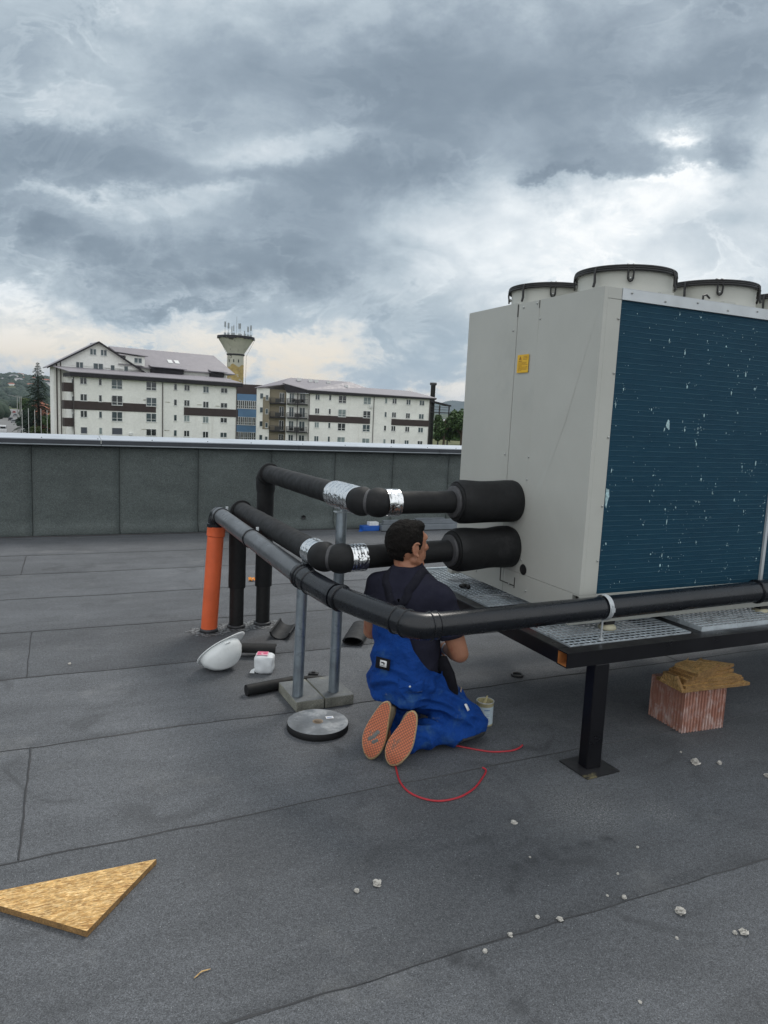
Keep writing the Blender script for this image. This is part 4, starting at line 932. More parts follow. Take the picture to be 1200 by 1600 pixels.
# red cord
def cord(pts, label, name='cord'):
    P = [Vector(p) for p in pts]; out = []
    for i in range(len(P)-1):
        p0, p1, p2, p3 = P[max(i-1, 0)], P[i], P[i+1], P[min(i+2, len(P)-1)]
        for k in range(8):
            t_ = k/8; out.append(.5*((2*p1)+(p2-p0)*t_+(2*p0-5*p1+4*p2-p3)*t_**2+(3*p1-p0-3*p2+p3)*t_**3))
    out.append(P[-1]); tag(obj(name, MB().tube(out, .0042, 8), M['redcord']), label, 'cord', 'red cords by the worker')
cord([(1.60, 3.02, .006), (1.69, 2.92, .005), (1.769, 2.841, .005), (1.83, 2.785, .005), (1.891, 2.742, .005), (1.98, 2.722, .005), (2.03, 2.725, .009), (2.066, 2.745, .010)], 'red cord reaching right from under the worker knee towards the platform leg')
cord([(1.385, 2.80, .02), (1.372, 2.75, .006), (1.336, 2.623, .005), (1.344, 2.519, .005), (1.411, 2.441, .005), (1.514, 2.431, .005), (1.618, 2.472, .005), (1.715, 2.549, .005), (1.755, 2.59, .008), (1.750, 2.612, .012)], 'red cord curling on the roof in front of the worker shoes')
# things by the parapet
q = MB(); Mx = Matrix.Translation((3.92, 9.07, 0)) @ Rz(2)
bb = thing('film_pack', 'blue and white film-wrapped pack lying at the foot of the parapet', 'pack', (3.92, 9.07, 0))
obj('blue_part', MB().box(-.13, .13, -.06, .06, .002, .075, Mx).add([Mx @ Vector(p) for p in ((-.13, -.06, .003), (-.20, -.07, .002), (-.13, .02, .035))], [(0, 1, 2)]), M['bluebox'], bb, bev=.006)
obj('white_part', MB().box(-.02, .12, -.05, .05, .0755, .125, Mx), M['wipes'], bb, bev=.005)
pb = thing('profile_bundle', 'bundle of long grey metal profiles lying at the foot of the parapet behind the worker', 'metal profiles', (4.75, 9.08, 0))
for (a, b, y, z0_, z1_) in ((4.06, 5.42, 8.98, .010, .085), (4.10, 5.40, 9.03, .0875, .150), (4.62, 5.1, 9.06, .1525, .165), (4.06, 5.42, 9.12, .010, .085)):
    obj('profile', MB().box(a, b, y-.035, y+.035, z0_, z1_), M['profile'], pb, bev=.004)
obj('dark_strip', MB().box(4.05, 5.43, 8.941, 8.944, .0, .012), M['rubber'], pb)  # thin black strip along the foot of the bundle
# on the platform grating by the chiller
tag(obj('rubber_lump', MB().sphere((2.20, 3.62, .607), .024, 10, 8, sc=(1.3, .9, .6)).sphere((2.222, 3.60, .604), .016, 8, 6), M['rubber']), 'small black rubber lump lying on the platform grating by the chiller end', 'rubber piece')
tag(obj('red_marker', MB().tube([(2.098, 2.86, .596), (2.145, 2.80, .600)], .0065, 10), M['redcord']), 'short red marker lying at the left edge of the platform grating', 'marker')
# mortar crumbs
crumbs = [(.965, 2.040, .017, 'round white mortar lump, larger of the pair in the foreground left of centre'), (.886, 2.027, .012, 'smaller white mortar lump of the pair in the foreground left of centre'),
 (1.637, 2.192, .013, 'lone white mortar lump on the roof midway between the red cord and the stain'), (1.562, 1.979, .006, 'tiny white crumb beside the dark curved stain'),
 (1.994, 1.884, .008, 'small white crumb below the dusty patch right of the stain'), (1.806, 1.785, .006, 'tiny white crumb just above the long seam'),
 (1.687, 1.705, .005, 'faint white crumb touching the seam left of a bigger lump'), (1.733, 1.674, .012, 'white mortar lump lying right on the long seam, rightmost of those on it'),
 (1.393, 1.702, .010, 'white mortar lump just above the seam near its middle'), (1.455, 1.666, .014, 'angular white mortar lump on the seam right of centre'),
 (1.261, 1.666, .010, 'white mortar lump on the seam, second from the left'), (1.149, 1.634, .010, 'white mortar lump just under the seam, leftmost of the row'),
 (1.860, 1.548, .019, 'long wedge-shaped white mortar lump at the lower right'), (1.754, 1.463, .007, 'small white crumb below the wedge-shaped lump'),
 (1.952, 1.411, .010, 'left white mortar lump of the pair at the right edge'), (1.980, 1.401, .015, 'right and larger white mortar lump of the pair at the right edge'),
 (2.776, 2.320, .027, 'largest cream mortar lump, on the roof in front of the clay block'), (2.887, 2.274, .014, 'grey mortar lump right of the largest one'),
 (1.457, 1.313, .007, 'tiny white crumb near the bottom edge of the photo'), (.019, 4.608, .011, 'lone white crumb on the roof far left of the hard hat'), (3.003, 2.103, .015, 'white mortar lump at the right edge below the clay block'), (2.80, 2.43, .008, 'tiny white crumb behind the largest mortar lump')]
for i, (x, y, r, lab) in enumerate(crumbs):
    bmq = bmesh.new(); r *= .74; bmesh.ops.create_icosphere(bmq, subdivisions=3, radius=r); rr = random.Random(i)
    sx = (rr.uniform(.8, 1.4), rr.uniform(.6, 1.0), rr.uniform(.55, .85)); q = MB(); idx = {}
    for v_ in bmq.verts:
        nn = v_.co.normalized(); k = 1+.55*mnoise.noise(nn*1.6+Vector((i*7.7, 0, 0)))+.2*mnoise.noise(nn*4+Vector((i, 5, 0)))
        p = Vector((v_.co.x*sx[0]*k, v_.co.y*sx[1]*k, v_.co.z*sx[2]*k)); p = Rz(rr.uniform(0, 180)) @ p; idx[v_] = len(idx); q.v.append(p+Vector((x, y, r*sx[2]*.75)))
    for f_ in bmq.faces: q.f.append(tuple(idx[v_] for v_ in f_.verts)); q.sm.append(False)
    bmq.free(); tag(obj('mortar_lump', q, M['stone']), lab, 'mortar lump', 'mortar crumbs scattered on the roof')

# ================================================================ WORKER
def remesh(mb, voxel, smooth=4, disp=None, fac=.5):
    """fuse overlapping closed pieces into one continuous skin"""
    me = _mesh('tmp', mb, None, Vector((0, 0, 0))); o = bpy.data.objects.new('tmp', me); C.objects.link(o)
    r = o.modifiers.new('r', 'REMESH'); r.mode = 'VOXEL'; r.voxel_size = voxel
    s_ = o.modifiers.new('s', 'SMOOTH'); s_.iterations = smooth; s_.factor = fac
    dg = bpy.context.evaluated_depsgraph_get(); dg.update()
    out = bpy.data.meshes.new_from_object(o.evaluated_get(dg)); bpy.data.objects.remove(o)
    for p in out.polygons: p.use_smooth = True
    if disp:
        nn = [v_.normal.copy() for v_ in out.vertices]
        for v_, n_ in zip(out.vertices, nn): v_.co += n_*disp(v_.co, n_)
    return out
def fromme(name, me, mat_, parent):
    off = WL[parent.name]; me.transform(Matrix.Translation(-off)); me.name = name
    for q_ in (mat_ if isinstance(mat_, list) else [mat_]): me.materials.append(q_)
    o = bpy.data.objects.new(name, me); C.objects.link(o); o.parent = parent; WL[o.name] = off; return o
def cap(mb, p0, p1, r0, r1, n=9, bulge=0, seg=18):
    p0 = Vector(p0); p1 = Vector(p1); d_ = (p1-p0); L = d_.length; d_.normalize(); P = []; R = []
    for k in range(5): a = PI/2*k/4; P.append(p0-d_*r0*math.cos(a)); R.append(max(.0008, r0*math.sin(a)))
    for k in range(1, n): t_ = k/n; P.append(p0+d_*L*t_); R.append(r0+(r1-r0)*t_+bulge*math.sin(PI*t_))
    for k in range(5): a = PI/2*k/4; P.append(p1+d_*r1*math.sin(a)); R.append(max(.0008, r1*math.cos(a)))
    mb.tube(P, R, seg)
def loft(mb, st, side_, seg=32):
    """stack of ellipses: (centre, half width along side_, half depth)"""
    vs = []; side_ = Vector(side_).normalized(); n = len(st)
    for i, (c, rx, ry) in enumerate(st):
        c = Vector(c); t_ = (Vector(st[min(i+1, n-1)][0])-Vector(st[max(i-1, 0)][0])).normalized(); fr_ = t_.cross(side_).normalized(); sd_ = fr_.cross(t_)
        for k in range(seg):
            a = 2*PI*k/seg; ca, sa = math.cos(a), math.sin(a); e = .86
            vs.append(c+sd_*rx*math.copysign(abs(ca)**e, ca)+fr_*ry*math.copysign(abs(sa)**e, sa))
    fs = [(i*seg+k, i*seg+(k+1) % seg, (i+1)*seg+(k+1) % seg, (i+1)*seg+k) for i in range(n-1) for k in range(seg)]
    fs += [tuple(reversed(range(seg))), tuple(range((n-1)*seg, n*seg))]; mb.add(vs, fs, True)
AZ = rad(52); Fd = Vector((math.sin(AZ), math.cos(AZ), 0)); Rd = Vector((math.cos(AZ), -math.sin(AZ), 0)); Zd = Vector((0, 0, 1))
PP = Vector((1.508, 3.005, 0))
def bp(s_, f_, z): return PP+Rd*s_+Fd*f_+Zd*z
wk = thing('person', 'man in blue bib overalls and navy T-shirt kneeling under the bent black drain pipe', 'person', (PP.x, PP.y, 0))
tors = [((.015, .02, .26), .135, .115), ((.015, .02, .34), .152, .138), ((.012, .025, .44), .150, .134), ((0, .035, .55), .152, .126), ((-.01, .045, .65), .168, .126), ((-.01, .05, .71), .178, .124), ((-.01, .045, .765), .176, .112), ((-.01, .04, .815), .138, .088), ((-.012, .04, .858), .078, .064)]
SHR, SHL = bp(.160, .05, .742), bp(-.178, .05, .752)
ELR, ELL = bp(.262, .085, .480), bp(-.235, .10, .50)
WRR, WRL = bp(.130, .250, .435), bp(-.07, .30, .48)
HIR, HIL = bp(.085, .03, .31), bp(-.085, .03, .31)
KNR, KNL = bp(.300, .200, .088), bp(-.11, .405, .078)
ANR, ANL = bp(.090, -.115, .085), bp(-.015, -.125, .085)
HC = bp(-.030, .045, .980)
HA = rad(80); HF = Vector((math.sin(HA), math.cos(HA), .05)).normalized(); HR = HF.cross(Zd).normalized(); HU = HR.cross(HF)
def hp(r_, f_, u_): return HC+(HR*r_+HF*f_+HU*u_)*1.07
HMx = (Matrix((HR, HF, HU)).transposed() @ Matrix.Scale(1.07, 3)).to_4x4()
# body: one continuous skin
body = MB()
loft(body, [(bp(*c), rx*.90, ry*.88) for c, rx, ry in tors], Rd)
cap(body, bp(-.012, .035, .83), hp(0, -.012, -.06), .060, .056)
body.sphere(hp(0, -.006, .018), 1, 24, 16, sc=(.077, .098, .098), M=HMx)
body.sphere(hp(0, .030, -.035), 1, 20, 14, sc=(.060, .064, .070), M=HMx)
body.sphere(hp(0, .062, -.082), 1, 14, 10, sc=(.030, .026, .024), M=HMx)
cap(body, hp(-.052, -.004, -.055), hp(-.026, .060, -.088), .022, .018); cap(body, hp(.052, -.004, -.055), hp(.026, .060, -.088), .022, .018)
body.sphere(hp(0, .080, .036), 1, 14, 10, sc=(.046, .018, .022), M=HMx)
body.sphere(hp(.034, .068, -.008), 1, 12, 8, sc=(.024, .022, .020), M=HMx); body.sphere(hp(-.034, .068, -.008), 1, 12, 8, sc=(.024, .022, .020), M=HMx)
cap(body, hp(0, .090, .022), hp(0, .112, -.022), .008, .012, 5); body.sphere(hp(.011, .102, -.024), .009, 8, 6); body.sphere(hp(-.011, .102, -.024), .009, 8, 6)
cap(body, hp(-.018, .086, -.052), hp(.018, .086, -.052), .0085, .0085, 4); cap(body, hp(-.016, .084, -.064), hp(.016, .084, -.064), .009, .009, 4)
for s_ in (-1, 1):   # ears: rim, lobe and bowl
    e0 = Matrix.Translation(hp(s_*.078, -.006, -.004)) @ HMx @ Matrix.Rotation(s_*rad(-22), 4, 'Z')
    rim = [e0 @ Vector((s_*.011, .002+.018*math.sin(t_), .002+.031*math.cos(t_))) for t_ in [rad(x_) for x_ in range(-150, 60, 15)]]
    body.tube(rim, .0052, 8); body.sphere(e0 @ Vector((s_*.004, -.001, .002)), 1, 12, 8, sc=(.0055, .017, .027), M=HMx)
    body.sphere(e0 @ Vector((s_*.006, .006, -.029)), 1, 10, 6, sc=(.0055, .009, .010), M=HMx)
for S0, E0, W0, sgn in ((SHR, ELR, WRR, 1), (SHL, ELL, WRL, -1)):
    cap(body, S0, E0, .056, .043, bulge=.004); fm = E0.lerp(W0, .35); cap(body, E0, fm, .043, .044); cap(body, fm, W0, .044, .028)
    d_ = (W0-E0).normalized(); sd_ = d_.cross(Zd).normalized()*sgn; up_ = sd_.cross(d_)*sgn
    pm = W0+d_*.050; cap(body, W0+d_*.012, pm-sd_*.0, .027, .030); cap(body, W0+d_*.02+sd_*.016, W0+d_*.085+sd_*.024, .016, .013, 5); cap(body, W0+d_*.02-sd_*.016, W0+d_*.085-sd_*.024, .016, .013, 5)
    for k, (o_, L) in enumerate(((-.030, .068), (-.010, .078), (.011, .072), (.030, .056))):   # four curled fingers
        b0 = W0+d_*.090+sd_*o_; a_ = [b0]; dirn = d_.copy()
        for j, (seg_, ang) in enumerate(((.42, 25), (.32, 50), (.26, 35))):
            dirn = (Matrix.Rotation(rad(ang+4*k)*(-1), 3, sd_*sgn) @ dirn); a_.append(a_[-1]+dirn*L*seg_)
        for j in range(3): cap(body, a_[j], a_[j+1], .0092-.0008*j, .0084-.0008*j, 4, seg=12)
    th0 = W0+d_*.030-sd_*sgn*.022*sgn; t1 = th0+d_*.032-sd_*.022-up_*.010; t2 = t1+d_*.030-sd_*.002-up_*.014
    cap(body, th0, t1, .014, .0105, 4, seg=12); cap(body, t1, t2, .0105, .0085, 4, seg=12)
for H0, K0, A0 in ((HIR, KNR, ANR), (HIL, KNL, ANL)): cap(body, H0, K0, .075, .052); cap(body, K0, A0, .052, .038, bulge=.008)
bo = fromme('body', remesh(body, .0042, 3), M['skin'], wk)
for s_ in (-1, 1): obj('eye', MB().sphere(hp(s_*.030, .078, .008), .0095, 12, 8), M['eye'], wk)
# hair
hb = MB(); hb.sphere(hp(0, -.012, .026), 1, 28, 20, sc=(.0820, .0985, .0985), M=HMx)
hb.sphere(hp(0, -.052, -.022), 1, 20, 12, sc=(.064, .050, .062), M=HMx); hb.sphere(hp(0, .045, .086), 1, 16, 10, sc=(.060, .040, .030), M=HMx)
for s_ in (-1, 1): hb.sphere(hp(s_*.066, .016, .026), 1, 12, 8, sc=(.015, .018, .040), M=HMx)
hm_ = remesh(hb, .0045, 2, lambda p, n_: .0028*mnoise.noise(p*38)+.0030*mnoise.noise(p*110)-.0105*max(0, min(1, (HC.z-.005-p.z)/.055)))
hair = fromme('hair', hm_, M['hair'], wk)
def carve(o, planes, zmin=-1e9):
    b_ = bmesh.new(); b_.from_mesh(o.data); off = WL[o.name]
    for co, no in planes:
        fs_ = [f_ for f_ in b_.faces if f_.calc_center_median().z+off.z > zmin]; es_ = list({e_ for f_ in fs_ for e_ in f_.edges}); vs_ = list({v_ for f_ in fs_ for v_ in f_.verts})
        bmesh.ops.bisect_plane(b_, geom=vs_+es_+fs_, plane_co=Vector(co)-off, plane_no=Vector(no), clear_outer=True)
    b_.to_mesh(o.data); b_.free()
carve(hair, [(hp(0, .040, .040), HF*1.0-HU*.42), (hp(0, 0, -.072), -HU-HF*.25)])
# T-shirt
def fold(p, n_, a=.006):
    q_ = Vector((p.x*5, p.y*5, p.z*11)); w1 = mnoise.noise(q_+mnoise.noise_vector(p*4)*.7); return a*(1-abs(w1)*2.2)*.6+.3*a*mnoise.noise(p*22)
sh_ = MB(); loft(sh_, [(bp(*c), rx*1.0+.008, ry*1.0+.010) for c, rx, ry in tors[1:-1]]+[(bp(-.012, .037, .862), .092, .072), (bp(-.012, .036, .885), .070, .064)], Rd)
for S0, E0 in ((SHR, ELR), (SHL, ELL)):
    e_ = S0.lerp(E0, .66); P = [S0.lerp(Vector(bp(0, .045, .80)), .35)+Zd*.0, S0+Zd*.004, S0.lerp(e_, .35), S0.lerp(e_, .7), e_]; cap(sh_, P[0], P[1], .072, .069, 4); cap(sh_, P[1], P[2], .069, .067, 4)
    sh_.tube([P[2], P[3], e_, e_+(E0-S0).normalized()*.003], [.067, .067, .068, .064], 28)
tm = remesh(sh_, .007, 5, lambda p, n_: fold(p, n_, .0085)); ts = fromme('t_shirt', tm, M['navy'], wk)
col_ = MB(); ring = [bp(-.012+.067*math.cos(a), .036+.060*math.sin(a)-.003, .884+.012*math.sin(a+.3)) for a in [2*PI*k/32 for k in range(33)]]; col_.tube(ring, .0075, 10, False); obj('collar', col_, M['navy'], ts)
# overalls
ov = MB(); loft(ov, [(bp(*c), rx*1.0+.016, ry*1.0+.019) for c, rx, ry in [((.015, .01, .235), .138, .128), ((.015, .012, .33), .160, .156), ((.012, .015, .44), .155, .145), ((0, .030, .55), .153, .130), ((-.01, .042, .65), .166, .126), ((-.01, .046, .72), .176, .124), ((-.01, .045, .765), .172, .114)]], Rd)
cap(ov, HIR, KNR, .112, .082, bulge=.006, seg=24); cap(ov, HIL, KNL, .112, .082, bulge=.006, seg=24)
for K0, A0 in ((KNR, ANR), (KNL, ANL)):
    d_ = (A0-K0).normalized(); cap(ov, K0, A0-d_*.10, .074, .068, bulge=.012, seg=24); ov.tube([A0-d_*.14, A0-d_*.05, A0-d_*.01, A0+d_*.01], [.066, .064, .070, .068], 24)
def ofold(p, n_):
    q_ = p-PP; f_ = q_.dot(Fd); k = .011 if p.z > .42 else .019
    a = mnoise.noise(Vector((f_*10+p.z*12, q_.dot(Rd)*4, p.z*5))+mnoise.noise_vector(p*5)*.8)
    return k*(.45-abs(a)*2.2)+.006*mnoise.noise(p*17)
om = remesh(ov, .007, 5, ofold); ol = fromme('overalls', om, M['blue'], wk)
def pl(s0, z0_, s1, z1_, left=False):     # side-cut plane through two (s, z) points
    a = bp(s0, 0, z0_); b = bp(s1, 0, z1_); n_ = Fd.cross(b-a).normalized()
    want = Rd*(-1 if left else 1)+Zd*.5
    return (a, n_ if n_.dot(want) > 0 else -n_)
carve(ol, [pl(-.015, .715, .172, .42), pl(-.03, .72, -.19, .60, True), (bp(0, 0, .700), Zd)], .365)
for v_ in ol.data.vertices: v_.co.z = max(v_.co.z, .004)
# straps over the back, lying on the shirt
bv = BVHTree.FromPolygons([v_.co+WL[ts.name] for v_ in ts.data.vertices], [tuple(p.vertices) for p in ts.data.polygons])
def strap(pts, wd, th=.0018, up=False):
    L_ = []; 
    for i in range(len(pts)-1):
        for k in range(6): t_ = k/6; L_.append(Vector(pts[i]).lerp(Vector(pts[i+1]), t_))
    L_.append(Vector(pts[-1])); P = []
    for q_ in L_:
        co, no, _, _ = bv.find_nearest(q_); P.append((co+no*th, no))
    mb_ = MB(); vs = []
    for i, (p, n_) in enumerate(P):
        t_ = (P[min(i+1, len(P)-1)][0]-P[max(i-1, 0)][0]).normalized(); s_ = t_.cross(n_).normalized(); vs += [p-s_*wd/2-n_*.006, p-s_*wd/2, p+n_*.0006, p+s_*wd/2, p+s_*wd/2-n_*.006]
    mb_.add(vs, [(i*5+k, i*5+k+1, (i+1)*5+k+1, (i+1)*5+k) for i in range(len(P)-1) for k in range(4)], True); return mb_
st_ = strap([bp(-.02, -.2, .69), bp(.01, -.18, .75), bp(.035, -.15, .775), bp(.065, -.1, .82), bp(.080, .02, .88), bp(.08, .12, .87), bp(.09, .22, .78)], .042); obj('strap', st_, M['strapcloth'], ol)
st_ = strap([bp(-.035, -.2, .70), bp(-.055, -.18, .76), bp(-.080, -.16, .785), bp(-.105, -.1, .82), bp(-.11, .02, .87), bp(-.10, .12, .87), bp(-.09, .22, .78)], .042); obj('strap', st_, M['strapcloth'], ol)
# patch, pockets, belt things
bo2 = BVHTree.FromPolygons([v_.co+WL[ol.name] for v_ in ol.data.vertices], [tuple(p.vertices) for p in ol.data.polygons])
CAMP = Vector((0, 0, CAMH))
def on_overall(c, right, up, wd, h_, name, m_, lift, par_, cells=6, flatn=None, PC=None):
    """small cloth rectangle laid on the overalls round c"""
    q_ = MB(); vs = []; c = Vector(c); nrm = right.cross(up).normalized()
    c0, n0, _, _ = bo2.find_nearest(PC if PC is not None else c)
    if flatn is not None: n0 = flatn
    r_ = (right-n0*right.dot(n0)).normalized(); u_ = n0.cross(r_)*(1 if n0.cross(r_).dot(up) > 0 else -1)
    for j in range(cells+1):
        for i in range(cells+1):
            if flatn is not None: vs.append(c0+(c-PC)+r_*(i/cells-.5)*wd+u_*(j/cells-.5)*h_+n0*lift)
            else:
                g_ = c+right*(i/cells-.5)*wd+up*(j/cells-.5)*h_; co, no, _, _ = bo2.find_nearest(g_); vs.append(co+no*lift)
    m1 = cells+1; q_.add(vs, [(j*m1+i, j*m1+i+1, (j+1)*m1+i+1, (j+1)*m1+i) for j in range(cells) for i in range(cells)], True)
    o_ = obj(name, q_, M[m_], par_, fixn=False); so = o_.modifiers.new('s', 'SOLIDIFY'); so.thickness = .002; so.offset = 0; return o_
PC0 = bp(-.030, -.19, .462); FN = (-Fd*.97-Rd*.10+Zd*.10).normalized()
def flat_card(dx, dz, wd, h_, name, m_, lift, par_): return on_overall(PC0+Rd*dx+Zd*dz, Rd, Zd, wd, h_, name, m_, lift, par_, 3, FN, PC0)
pt = flat_card(0, 0, .080, .054, 'patch', 'blackcloth', .010, ol)
flat_card(.004, .001, .037, .030, 'patch_tag', 'paper', .0125, pt)
flat_card(.001, .006, .015, .006, 'tag_print', 'ink', .0142, pt); flat_card(.009, .002, .008, .009, 'tag_print', 'ink', .0142, pt); flat_card(.005, -.008, .024, .002, 'tag_print', 'ink', .0142, pt)
pk = on_overall(bp(.10, -.12, .36), (Rd*.8+Fd*.55-Zd*.12).normalized(), (Zd+Fd*.1).normalized(), .105, .040, 'pocket_flap', 'blue', .006, ol)
obj('button', MB().sphere(bo2.find_nearest(bp(.10, -.12, .352))[0]+Vector((-.003, -.008, 0)), .0055, 10, 6), M['galv'], pk)
# black tool pouch and rag on the right hip
pz = MB(); loft(pz, [(bp(.205, .125, .20), .015, .035), (bp(.215, .10, .28), .022, .046), (bp(.200, .075, .37), .022, .045), (bp(.178, .055, .455), .014, .030)], Fd, 20)
obj('hip_pouch', pz, M['blackcloth'], ol)
WP = bp(.30, .11, .205); on_overall(WP, Fd, Zd, .016, .036, 'white_tag', 'paper', .012, ol, 2, (Rd*.8-Fd*.3+Zd*.5).normalized(), WP)
WP = bp(.27, .13, .285); on_overall(WP, (Fd+Zd*.6).normalized(), Zd, .035, .008, 'pale_trim', 'cardboard', .010, ol, 2, (Rd*.8+Zd*.6).normalized(), WP)
kp = on_overall(bp(.36, .12, .045), (Fd+Rd*.6).normalized(), Zd, .15, .05, 'knee_patch', 'greycloth', .004, ol)
obj('watch', MB().tube([WRR+Vector((0, 0, 0))+(WRR-ELR).normalized().cross(Zd).normalized()*math.cos(t_)*.032+Zd*math.sin(t_)*.032-(WRR-ELR).normalized()*.012 for t_ in [2*PI*k/20 for k in range(21)]], .006, 8, False, flat=.5), M['galv'], wk)
# shoes: soles face back, toes on the roof
def shoe(heel, toe, nrm, roll, mark):
    heel = Vector(heel); toe = Vector(toe); ax = (heel-toe); L = ax.length; ax.normalize(); nrm = Vector(nrm); nrm = (nrm-ax*nrm.dot(ax)).normalized(); sx = ax.cross(nrm).normalized()
    Mx = Matrix((sx, nrm, ax)).transposed().to_4x4(); Mx.translation = (heel+toe)/2    # local x across, y out of the sole, z toe -> heel
    def outline(k=1.0, n=44):
        out = []
        for i in range(n):
            a = 2*PI*i/n; z = -math.cos(a)*L/2*k; t_ = (z/(L/2*k)+1)/2; w_ = .061*(math.sin(a))
            wid = .86+.16*math.cos((t_-.22)*PI*1.7) ; w_ *= wid*k
            out.append((w_+roll*.010*math.sin((t_-.3)*PI), z))
        return out
    s_ = MB(); O_ = outline(); n = len(O_)
    def ringv(k, y, bend=0): return [Mx @ Vector((x*k, y+bend*max(0, -z/(L/2)-.45)**2*.10-.02*0, z*(.985 if k < .98 else 1))) for x, z in outline(k)]
    rr_ = [ringv(.96, .0, -1), ringv(1.0, -.004, -1), ringv(1.01, -.022, -1), ringv(.97, -.026, -1)]
    for r_ in rr_: s_.v += r_
    for j in range(3):
        for i in range(n): s_.f.append((j*n+i, j*n+(i+1) % n, (j+1)*n+(i+1) % n, (j+1)*n+i)); s_.sm.append(True)
    so = obj('shoe', s_, M['solerim'], wk)
    tr = MB(); vs = ringv(.955, .0012, -1); cz = [Mx @ Vector((0, .0012-.0, z_)) for z_ in (0,)]
    # tread face as a strip grid
    rows = 24; tv = []; tf = []
    for j in range(rows+1):
        t_ = (j+.0)/rows; z = -L/2*.955+L*.955*t_; a = math.acos(max(-1, min(1, -z/(L/2*.955)))); wid = .86+.16*math.cos((t_-.22)*PI*1.7); hw = .061*math.sin(a)*wid*.955; of = roll*.010*math.sin((t_-.3)*PI)
        for i in range(7): x = of*.955+hw*(i/3-1); tv.append((x, .0015-max(0, -z/(L/2)-.45)**2*.10, z))
    for j in range(rows):
        for i in range(6): tf.append((j*7+i, j*7+i+1, (j+1)*7+i+1, (j+1)*7+i))
    me = bpy.data.meshes.new('tread'); me.from_pydata(tv, [], tf); me.materials.append(M['sole'])
    for p in me.polygons: p.use_smooth = True
    to = bpy.data.objects.new('tread', me); C.objects.link(to); to.parent = so; lm = Mx.copy(); lm.translation = Mx.translation-WL[wk.name]; to.matrix_local = lm
    if mark:
        mk_ = MB()
        for (x, z, r_) in ((.006, -.01, .010), (-.004, -.035, .010), (.016, -.045, .008), (-.018, -.052, .009), (.004, -.058, .009), (.000, -.022, .009), (-.011, -.044, .009), (.010, -.052, .008)): mk_.lathe([(.0001, .0035), (r_*.8, .0035), (r_, .0015)], (0, 0, 0), 12, Mx @ Matrix.Translation((x, 0, z)) @ Rx(-90))
        obj('grey_inlay', mk_, M['greymark'], so)
    up_ = MB(); loft(up_, [(Mx @ Vector((0, -.030, -L/2*.93)), .022, .012), (Mx @ Vector((0, -.038, -L/2*.75)), .040, .024), (Mx @ Vector((0, -.045, -L/2*.4)), .047, .033), (Mx @ Vector((0, -.055, 0)), .043, .042), (Mx @ Vector((0, -.062, L/2*.35)), .039, .048), (Mx @ Vector((0, -.062, L/2*.72)), .036, .047), (Mx @ Vector((0, -.058, L/2*.93)), .026, .036)], Mx.to_3x3() @ Vector((1, 0, 0)), 26)
    fromme('upper', remesh(up_, .005, 3), M['suede'], so)
shoe((1.462, 2.795, .255), (1.342, 2.740, .024), (-.62, -.72, .12), 1, False)
shoe((1.392, 2.892, .265), (1.262, 2.850, .024), (-.66, -.70, .12), -1, True)

# ================================================================ DISTANT TOWN
class Fr:
    """local frame of a building: u along its front, w to the back, z up"""
    def __init__(s, L, u):
        s.L = Vector((L[0], L[1], 0)); s.u = Vector((u[0], u[1], 0)).normalized(); s.v = Vector((-s.u.y, s.u.x, 0))
        s.M = Matrix(((s.u.x, s.v.x, 0, L[0]), (s.u.y, s.v.y, 0, L[1]), (0, 0, 1, 0), (0, 0, 0, 1)))
    def p(s, u, w_, z): return s.M @ Vector((u, w_, z))
def slab(mb, fr, pts, th):
    """a sloping roof slab through four (u, w, z) corners, th thick"""
    P = [fr.p(*q) for q in pts]; n = len(P)
    mb.add(P+[p-Vector((0, 0, th)) for p in P], [tuple(range(n)), tuple(reversed(range(n, 2*n)))]+[(i, i+n, (i+1) % n+n, (i+1) % n) for i in range(n)])
def window(fr, uc, zt, wd, ht, w0=0.0, par=None, kind=0, glass='glass'):
    """kind 0 single, 1 double casement, 2 double with a rail, 3 shuttered"""
    q = MB(); f = .07; u0, u1, z0, z1 = uc-wd/2, uc+wd/2, zt-ht, zt; y0, y1 = w0-.05, w0-.002
    q.box(u0, u1, y0, y1, z0, z0+f, fr.M).box(u0, u1, y0, y1, z1-f, z1, fr.M).box(u0, u0+f, y0, y1, z0+f, z1-f, fr.M).box(u1-f, u1, y0, y1, z0+f, z1-f, fr.M)
    if kind in (1, 2): q.box(uc-f*.8, uc+f*.8, y0, y1, z0+f, z1-f, fr.M)
    if kind == 2: q.box(u0+f, u1-f, y0+.005, y1, z0+ht*.30, z0+ht*.30+f, fr.M)
    q.box(u0-.08, u1+.08, w0-.12, w0-.055, z0-.06, z0-.005, fr.M)
    wn_ = obj('window', q, M['winframe'], par)
    g_ = 'shutter' if kind == 3 else glass
    obj('pane', MB().box(u0+.02, u1-.02, w0-.03, w0-.012, z0+.02, z1-.02, fr.M), M[g_], wn_)
    return wn_
M['glassdark'] = mat('dark_glass', (.015, .02, .024), .12, 0, var=.4, vs=.7, spec=.7)
M['glasspale'] = mat('curtained_glass', (.20, .25, .25), .25, 0, var=.4, vs=.9)
GZ = -7.0
def gl(): return rnd.choice(['glass', 'glass', 'glassdark', 'glassdark', 'glasspale'])

